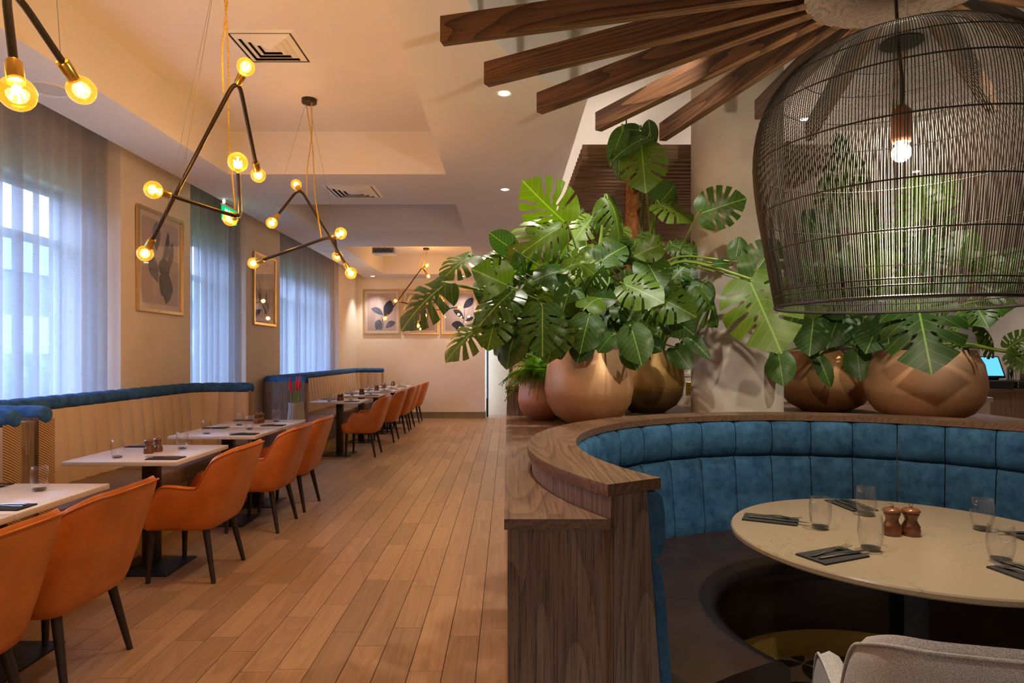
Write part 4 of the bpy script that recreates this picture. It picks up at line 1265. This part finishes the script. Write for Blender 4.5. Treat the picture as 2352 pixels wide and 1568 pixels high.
LV = {
 'm': leaf_mesh('leaf', M['leaf'], (32, 54, 78, 104), ((.10, .45, .018, .05, -50), (.09, .3, .015, .045, -60)), 1.0, .16, .28, .34, .03, 1, .84),
 'n': leaf_mesh('leaf', M['leaf'], (44, 72, 98, 122), ((.11, .5, .02, .055, -45), (.13, .32, .018, .05, -60), (.10, .2, .014, .04, -70)), .98, .10, .15, .22, .03, 2, .74),
 'd': leaf_mesh('leaf', M['leaf'], (34, 57, 82, 110), (), 1.08, .05, .70, .85, .04, 3, .84),
 'f': leaf_mesh('leaf', M['leaf'], (50, 78), ((.14, .42, .03, .06, -50),), 1.0, .30, .18, .12, .03, 4, .45),
 'h': leaf_mesh('leaf', M['leafd'], (), (), .92, .14, .22, .30, .02, 5),
 'w': leaf_mesh('leaf', M['leafd'], (), (), .55, .25, .35, .1, .02, 6),
 'y': leaf_mesh('leaf', M['leaf'], (70,), ((.12, .4, .03, .055, -50),), 1.0, .12, .30, .35, .03, 7, .4),
}
def pot_profile(Rm, H, rim, foot):
    return [(0, 0), (foot * .92, 0), (foot, .008), (foot + (Rm - foot) * .55, H * .12), (foot + (Rm - foot) * .88, H * .28), (Rm, H * .48), (Rm * .985, H * .62), (Rm * .94, H * .80), (rim + .006, H * .955), (rim, H), (rim - .014, H), (rim - .02, H * .93), (Rm * .86, H * .75), (0, H * .75)]
def potted(name, label, loc, Rm, H, rim, foot, pmat, cat='plant', group=None):
    t = thing(name, label, cat, loc, 0, group)
    MB().lathe(pot_profile(Rm, H, rim, foot), 56).build('pot', M[pmat], t, smooth=50)
    MB().lathe([(0, H * .9), (rim * .6, H * .905), (rim - .022, H * .89)], 28).build('soil', M['soil'], t)
    return t
VIEW = Vector((0, 0, EYE))
def add_leaf(t, base, tip, kind, cam_=1.0, up=.5, side=0.0, petiole=True, root=None, scale=None, rnd=random, pr=.007):
    o0 = t.location
    base = Vector(base); tip = Vector(tip); y = (tip - base); L = y.length; y.normalize()
    tc = (VIEW - base).normalized()
    n = tc * cam_ + Vector((0, 0, 1)) * up + Vector((side, 0, 0))
    n = n - y * n.dot(y)
    if n.length < .05: n = Vector((0, -1, .2)) - y * y.dot(Vector((0, -1, .2)))
    n.normalize(); x = y.cross(n).normalized()
    s = L if scale is None else scale
    o = link('leaf', LV[kind], t)
    o.matrix_local = Matrix.Translation(base - o0) @ Matrix((x, y, n)).transposed().to_4x4() @ Matrix.Scale(s, 4)
    if petiole:
        r0 = root if root is not None else Vector((o0.x + (base.x - o0.x) * .12 + rnd.uniform(-.06, .06), o0.y + (base.y - o0.y) * .12 + rnd.uniform(-.06, .06), o0.z + .36))
        h = max(base.z - r0.z, .05)
        mid = r0.lerp(base, .5); mid.z = r0.z + h * .62 + .06
        mid.x = r0.x + (base.x - r0.x) * .38; mid.y = r0.y + (base.y - r0.y) * .38
        pts = smooth_path([r0 - o0, mid - o0, base - o0 - y * .02 + n * -.012, base - o0 + y * .01], 5)
        k = len(pts)
        MB().tube(pts, [pr * (1.15 - .55 * i / (k - 1)) for i in range(k)], 6).build('petiole', M['stem'], t, smooth=60)
    return o
def leaves(t, spec):
    for q in spec:
        bx, by, bd, tx, ty, td, kind = q[:7]; k = q[7] if len(q) > 7 else {}
        add_leaf(t, at(bx, by, bd), at(tx, ty, td), kind, **k)

P1 = potted('potted_monstera', 'monstera in big copper pot at the left of the counter', (.492, 3.88, .98), .268, .445, .225, .13, 'pot1')
leaves(P1, [
 (1299, 511, 3.75, 1200, 425, 3.55, 'm', dict(cam_=.9, up=-.25, scale=.34)), (1290, 520, 3.72, 1188, 572, 3.50, 'd', dict(cam_=1, up=.2, scale=.31)),
 (1085, 588, 3.60, 1008, 622, 3.45, 'm', dict(cam_=.6, up=1, scale=.24)), (1024, 652, 3.45, 906, 732, 3.35, 'm', dict(cam_=.42, up=1, pr=.009, side=.2)),
 (1165, 655, 3.55, 1092, 618, 3.40, 'f', dict(cam_=1, up=.2)), (1178, 572, 3.75, 1124, 538, 3.7, 'h', dict(cam_=1, up=-.3)),
 (1112, 744, 3.50, 1012, 806, 3.40, 'm', dict(cam_=.3, up=1, side=.2)), (1246, 703, 3.42, 1246, 795, 3.30, 'm', dict(cam_=1, up=.35, scale=.27)),
 (1353, 725, 3.45, 1335, 792, 3.36, 'y', dict(cam_=1, up=.4, scale=.21)), (1345, 707, 3.5, 1380, 668, 3.6, 'y', dict(cam_=1, up=.8)),
 (1290, 622, 3.6, 1230, 630, 3.5, 'y', dict(cam_=.8, up=.6)), (1290, 620, 3.62, 1356, 585, 3.5, 'f', dict(cam_=.6, up=.8)),
 (1178, 668, 3.5, 1095, 735, 3.35, 'n', dict(cam_=.5, up=1)), (1142, 712, 3.45, 1120, 800, 3.35, 'n', dict(cam_=.9, up=.3)),
 (1345, 768, 3.5, 1325, 830, 3.45, 'h', dict(cam_=1, up=.4)), (1290, 742, 3.5, 1248, 828, 3.4, 'n', dict(cam_=.7, up=.3, side=-.6)),
 (1187, 755, 3.55, 1154, 838, 3.45, 'h', dict(cam_=.8, up=.3, side=-.5)), (1225, 575, 3.8, 1188, 606, 3.7, 'y', {}),
 (1262, 600, 3.9, 1300, 560, 3.9, 'f', dict(up=.2)), (1210, 640, 3.75, 1180, 690, 3.6, 'f', dict(side=-.4)), (1205, 610, 3.85, 1150, 600, 3.8, 'f', dict(up=.8)),
 (1160, 590, 3.85, 1110, 600, 3.75, 'n', dict(up=.8)), (1240, 660, 3.7, 1200, 720, 3.55, 'n', dict(up=.5, side=-.4)), (1310, 660, 3.7, 1290, 720, 3.55, 'h', {}),
 (1190, 700, 3.65, 1150, 770, 3.5, 'n', dict(side=-.5)), (1270, 770, 3.55, 1290, 822, 3.5, 'h', {}), (1320, 580, 3.95, 1350, 640, 3.8, 'f', dict(up=.7)),
 (1225, 545, 3.9, 1265, 500, 3.95, 'n', dict(up=-.2)), (1380, 600, 3.8, 1440, 556, 3.85, 'f', dict(up=.6)), (1395, 455, 3.9, 1450, 520, 3.8, 'd', dict(cam_=.5, up=1, scale=.22, pr=.010)),
 (1395, 455, 3.95, 1330, 500, 3.8, 'd', dict(cam_=.3, up=1, scale=.18)), (1360, 500, 4.0, 1320, 545, 3.9, 'n', dict(up=.6)), (1405, 770, 3.5, 1372, 806, 3.48, 'h', {}),
 (1200, 740, 3.6, 1215, 800, 3.5, 'f', dict(side=-.3)), (1300, 700, 3.65, 1330, 750, 3.6, 'h', {}), (1265, 690, 3.75, 1300, 640, 3.8, 'n', {}),
 (1140, 640, 3.7, 1100, 690, 3.6, 'f', dict(up=.9)), (1330, 610, 3.85, 1390, 660, 3.7, 'n', {}), (1180, 790, 3.6, 1150, 815, 3.5, 'w', {}),
])
P3 = potted('potted_monstera', 'tall monstera on a coir pole in dark gold pot left of the column', (1.02, 4.66, .98), .262, .445, .22, .13, 'pot3')
pts = []
MB().tube([(-.13, -.1, .33), (-.12, -.1, .8), (-.135, -.12, 1.3), (-.13, -.12, 1.72)], [.055, .053, .052, .045], 14).build('moss_pole', M['coir'], P3, smooth=60)
leaves(P3, [
 (1473, 334, 4.40, 1484, 445, 4.25, 'n', dict(cam_=1, up=.3, scale=.36, pr=.010)), (1489, 316, 4.42, 1410, 336, 4.3, 'w', dict(cam_=.7, up=.8)), (1495, 328, 4.42, 1490, 262, 4.45, 'w', dict(cam_=1)),
 (1430, 300, 4.42, 1402, 365, 4.35, 'w', dict(cam_=1)), (1424, 340, 4.42, 1420, 402, 4.38, 'w', dict(cam_=1)), (1470, 300, 4.45, 1420, 290, 4.4, 'w', dict(cam_=1, up=.5)),
 (1512, 468, 4.35, 1596, 500, 4.2, 'n', dict(cam_=.6, up=1)), (1512, 468, 4.4, 1562, 418, 4.5, 'h', dict(cam_=.8, up=-.2)), (1609, 490, 3.95, 1716, 452, 3.85, 'm', dict(cam_=1, up=.1, pr=.006)),
 (1432, 652, 3.70, 1516, 682, 3.55, 'n', dict(cam_=1, up=.7, scale=.27)), (1486, 603, 3.85, 1516, 645, 3.7, 'f', dict(cam_=.6, up=1, scale=.24)), (1508, 682, 3.80, 1588, 715, 3.65, 'n', dict(cam_=1, up=.6, scale=.27)),
 (1388, 614, 4.0, 1442, 556, 3.95, 'n', {}), (1450, 752, 3.55, 1474, 832, 3.45, 'h', dict(cam_=1, up=.35, scale=.22)), (1440, 798, 3.62, 1464, 846, 3.55, 'h', {}),
 (1530, 722, 3.9, 1590, 760, 3.75, 'h', dict(cam_=1, up=.3)), (1548, 798, 4.0, 1586, 842, 3.9, 'h', {}), (1460, 560, 4.1, 1420, 600, 3.95, 'f', {}), (1545, 640, 4.0, 1580, 600, 4.0, 'n', dict(up=.6)),
 (1500, 720, 3.85, 1475, 775, 3.75, 'f', {}), (1420, 700, 3.85, 1465, 745, 3.75, 'f', {}), (1390, 720, 3.9, 1420, 770, 3.8, 'h', {}), (1540, 560, 4.3, 1590, 580, 4.2, 'n', dict(up=.8)), (1555, 610, 4.2, 1600, 640, 4.1, 'f', dict(up=.8)),
 (1480, 780, 3.9, 1520, 800, 3.8, 'h', {}), (1365, 660, 4.05, 1400, 710, 3.95, 'h', {}), (1470, 660, 4.1, 1500, 700, 4.0, 'h', {}), (1430, 520, 4.25, 1390, 560, 4.15, 'n', dict(up=.7)), (1500, 540, 4.4, 1470, 590, 4.3, 'n', {}),
 (1330, 520, 4.4, 1290, 470, 4.45, 'n', dict(up=-.3)), (1350, 560, 4.3, 1310, 600, 4.2, 'f', {}), (1605, 660, 3.98, 1676, 712, 3.9, 'd', dict(cam_=.5, up=.9)), (1615, 650, 4.0, 1590, 720, 3.95, 'h', dict(up=.2)), (1575, 770, 4.1, 1630, 812, 3.98, 'w', {}),
 (1721, 643, 3.75, 1808, 830, 3.5, 'n', dict(cam_=1, up=.3, scale=.47, pr=.011, root=at(1490, 640, 4.15))), (1690, 592, 3.85, 1700, 540, 3.85, 'h', dict(cam_=1, up=.1, root=at(1490, 630, 4.15))), (1726, 638, 3.8, 1778, 560, 3.75, 'f', dict(cam_=1, up=.1, scale=.27, root=at(1490, 650, 4.15))),
 (1672, 605, 3.9, 1640, 600, 3.85, 'w', dict(root=at(1490, 640, 4.15))),
])
P4 = potted('potted_monstera', 'monstera in rounded bronze pot right of the column', (2.37, 4.78, .98), .325, .445, .25, .17, 'pot4')
leaves(P4, [
 (1868, 735, 4.25, 1858, 818, 4.1, 'h', dict(scale=.26)), (1788, 812, 4.1, 1800, 884, 4.0, 'h', dict(cam_=1, scale=.21)), (1968, 806, 4.2, 1978, 878, 4.1, 'h', dict(scale=.2)),
 (1880, 822, 4.3, 1910, 882, 4.2, 'w', {}), (1850, 800, 4.3, 1885, 825, 4.2, 'w', {}), (1930, 720, 4.5, 1900, 790, 4.4, 'h', {}), (1985, 730, 4.5, 1960, 800, 4.4, 'f', {}), (1840, 700, 4.4, 1800, 760, 4.3, 'f', {}),
 (1920, 480, 4.7, 1895, 400, 4.7, 'n', {}), (1930, 440, 4.5, 1960, 345, 4.5, 'n', {}), (1940, 360, 4.45, 1925, 300, 4.45, 'w', {}), (1900, 560, 4.6, 1850, 480, 4.6, 'n', {}), (1960, 520, 4.65, 1990, 450, 4.7, 'f', {}),
 (1880, 650, 4.5, 1840, 590, 4.5, 'n', {}), (1960, 640, 4.5, 1950, 560, 4.55, 'f', {}), (1990, 600, 4.6, 2030, 500, 4.65, 'n', {}), (1850, 720, 4.45, 1890, 650, 4.4, 'f', {}), (1900, 700, 4.5, 1950, 720, 4.35, 'h', {}), (2000, 690, 4.5, 2020, 620, 4.55, 'h', {}),
])
P5 = potted('potted_monstera', 'monstera in widest terracotta-coloured pot at the right of the booth ledge', (2.65, 4.08, .98), .338, .445, .275, .18, 'pot5')
leaves(P5, [
 (2106, 690, 3.65, 2140, 850, 3.45, 'n', dict(cam_=1, up=.3, scale=.44, pr=.010)), (2085, 690, 3.9, 2050, 620, 3.95, 'f', {}), (2120, 500, 4.1, 2100, 400, 4.1, 'n', {}), (2130, 480, 4.1, 2185, 395, 4.1, 'f', {}), (2150, 520, 4.1, 2200, 490, 4.0, 'f', {}),
 (2060, 560, 4.1, 2080, 490, 4.1, 'n', {}), (2110, 620, 4.0, 2150, 530, 4.05, 'n', {}), (2190, 600, 4.0, 2230, 520, 4.0, 'f', {}), (2160, 680, 3.9, 2210, 620, 3.9, 'h', {}), (2230, 728, 3.9, 2330, 690, 3.7, 'f', dict(up=.9)),
 (2240, 700, 3.85, 2270, 745, 3.7, 'n', dict(up=.8)), (2312, 800, 3.6, 2372, 760, 3.5, 'n', dict(pr=.010)), (2320, 812, 3.6, 2380, 850, 3.5, 'n', {}), (2270, 680, 3.8, 2340, 640, 3.8, 'n', {}), (2210, 800, 3.85, 2200, 855, 3.8, 'w', {}),
 (2020, 740, 4.1, 1990, 800, 4.0, 'h', {}), (2045, 720, 4.05, 2040, 790, 3.95, 'h', {}), (2250, 640, 4.0, 2290, 570, 4.0, 'n', {}), (2300, 640, 4.0, 2350, 560, 4.0, 'n', {}), (2040, 660, 4.1, 2000, 590, 4.15, 'n', {}),
])
# smaller leaves filling the crowns
rf = random.Random(31)
def fill(t, n, x0, x1, y0, y1, d0, d1):
    for k in range(n):
        bx, by, bd = rf.uniform(x0, x1), rf.uniform(y0, y1), rf.uniform(d0, d1)
        b = at(bx, by, bd); a = rf.uniform(0, 2 * PI); L = rf.uniform(.11, .20)
        tip = b + Vector((math.cos(a) * .9, -.35 + .4 * rf.random(), math.sin(a) * .55 - .35)).normalized() * L
        add_leaf(t, b, tip, rf.choice('ndfyhnd'), cam_=rf.uniform(.3, 1), up=rf.uniform(-.2, 1), side=rf.uniform(-.6, .6), rnd=rf, pr=.0055)
fill(P1, 22, 1150, 1390, 570, 780, 3.55, 4.0)
fill(P3, 20, 1380, 1580, 540, 790, 3.75, 4.5)
fill(P4, 9, 1850, 2010, 560, 780, 4.3, 4.7)
fill(P5, 10, 2030, 2300, 540, 760, 3.85, 4.2)
# fern
FR = {}
for v in range(3):
    rnd = random.Random(20 + v); m = MB(); vs = []; n_ = 26
    for i in range(n_):
        t_ = i / (n_ - 1); y = .02 + t_ * .98; z = .35 * math.sin(t_ * PI * .62) * (1 - .2 * v) - .45 * t_ * t_ * (1 + .3 * v)
        w = .21 * math.sin(PI * min(t_ * .85 + .16, 1)) ** .8 + .008
        for sg in (1, -1):
            a = (0, y, z); c = .03
            m.add([(0, y - c * .5, z), (sg * w * .55, y - c * .35 + .05 * w, z + .006), (sg * w, y + .10 * w, z - .02 - .05 * rnd.random()), (sg * w * .55, y + c * .75, z + .004), (0, y + c * .45, z)], [(0, 1, 3, 4), (1, 2, 3)], [(.45, .5), (.3, .5), (.2, .5), (.3, .52), (.45, .52)])
    m.tube([(0, t_, .35 * math.sin(t_ * PI * .62) * (1 - .2 * v) - .45 * t_ * t_ * (1 + .3 * v)) for t_ in [k / 8 for k in range(9)]], .006, 4)
    FR[v] = m.mesh('frond', M['fern'], smooth=60)
P2 = potted('potted_fern', 'bright green fern in small pinkish pot left of the copper pot', (.225, 4.13, .98), .158, .27, .12, .085, 'pot2')
rnd = random.Random(9)
for k in range(120):
    a = rnd.uniform(0, 2 * PI); e = rnd.uniform(-.25, .9); L = rnd.uniform(.13, .22)
    if k < 26: a = R(rnd.uniform(190, 265)); e = rnd.uniform(-.3, .15); L = rnd.uniform(.20, .30)
    y = Vector((math.cos(a) * math.cos(e), math.sin(a) * math.cos(e), math.sin(e) + .25)).normalized(); n = Vector((0, 0, 1)) - y * y.z; n.normalize(); x = y.cross(n)
    o = link('frond', FR[k % 3], P2)
    o.matrix_local = Matrix.Translation((rnd.uniform(-.05, .05), rnd.uniform(-.05, .05), .27)) @ Matrix((x, y, n)).transposed().to_4x4() @ Matrix.Scale(L, 4)
P6 = potted('potted_plant', 'small leafy plant with orange blooms on the stepped planter block', (.135, 5.15, 1.184), .095, .16, .088, .06, 'pot2')
for k in range(16):
    a = rnd.uniform(0, 2 * PI); b = Vector((.135 + .05 * math.cos(a), 5.15 + .05 * math.sin(a), 1.36 + rnd.uniform(0, .12)))
    add_leaf(P6, b, b + Vector((.12 * math.cos(a), .12 * math.sin(a), rnd.uniform(-.05, .1))), rnd.choice('wwh'), rnd=rnd, root=Vector((.135, 5.15, 1.33)), pr=.003)
for dx, dz in ((-.10, .24), (.05, .20), (-.02, .10)):
    for j in range(5):
        a = 2 * PI * j / 5; MB().sphere((dx + .014 * math.cos(a), -.06, dz + .014 * math.sin(a)), .010, 8, 5, (1, .5, 1)).build('bloom_petal', M['orangef'], P6)

# ================================================================== DOWNLIGHTS
downlight(-.022, 4.074, CEIL, 'bright recessed downlight below the beam tips', W_SPOT, 95)
downlight(-.026, 6.456, CEIL, 'recessed downlight left of the monstera top', W_SPOT, 95)
downlight(-2.875, 13.63, CEIL, 'recessed downlight above the left far-wall print', W_SPOT * .6, 90)
downlight(-.955, 13.63, CEIL, 'recessed downlight above the right far-wall print', W_SPOT * .6, 90)
for (x, y, z, w, an, aim, ph) in (
        (-.02, 9.0, CEIL, 1.0, 95, None, 'over the aisle behind the monstera leaves'), (-.02, 11.6, CEIL, 1.0, 95, None, 'over the aisle near the corridor'), (-.02, 1.6, CEIL, 1.0, 95, None, 'over the aisle beside the counter end'), (-2.85, 2.0, CEIL, .5, 80, None, 'above the nearest banquette'),
        (2.9, 2.9, CT, 1.4, 60, (2.4, 4.2, 1.4), 'aimed at the bronze pot'), (.75, 3.0, CT, 1.0, 60, (.75, 4.1, 1.4), 'aimed at the copper pot'), (2.6, 5.6, CT, 1.2, 80, None, 'behind the bronze pot'), (4.6, 7.2, CT, 1.5, 90, None, 'in front of the back bar'), (5.6, 8.4, CT, 1.2, 90, None, 'above the till'), (1.9, 8.6, CT, 1.6, 100, None, 'beyond the column'), (3.6, 9.6, CT, 1.4, 100, None, 'before the bar wall'),
        (3.2, .9, CT, 1.2, 90, None, 'right of the grey chair'), (1.0, -.6, CT, 1.2, 90, None, 'behind the grey chair'), (-.02, -.6, CEIL, 1.0, 95, None, 'over the aisle behind the view')):
    downlight(x, y, z, 'recessed ceiling downlight ' + ph, W_SPOT * w, an, aim=aim)
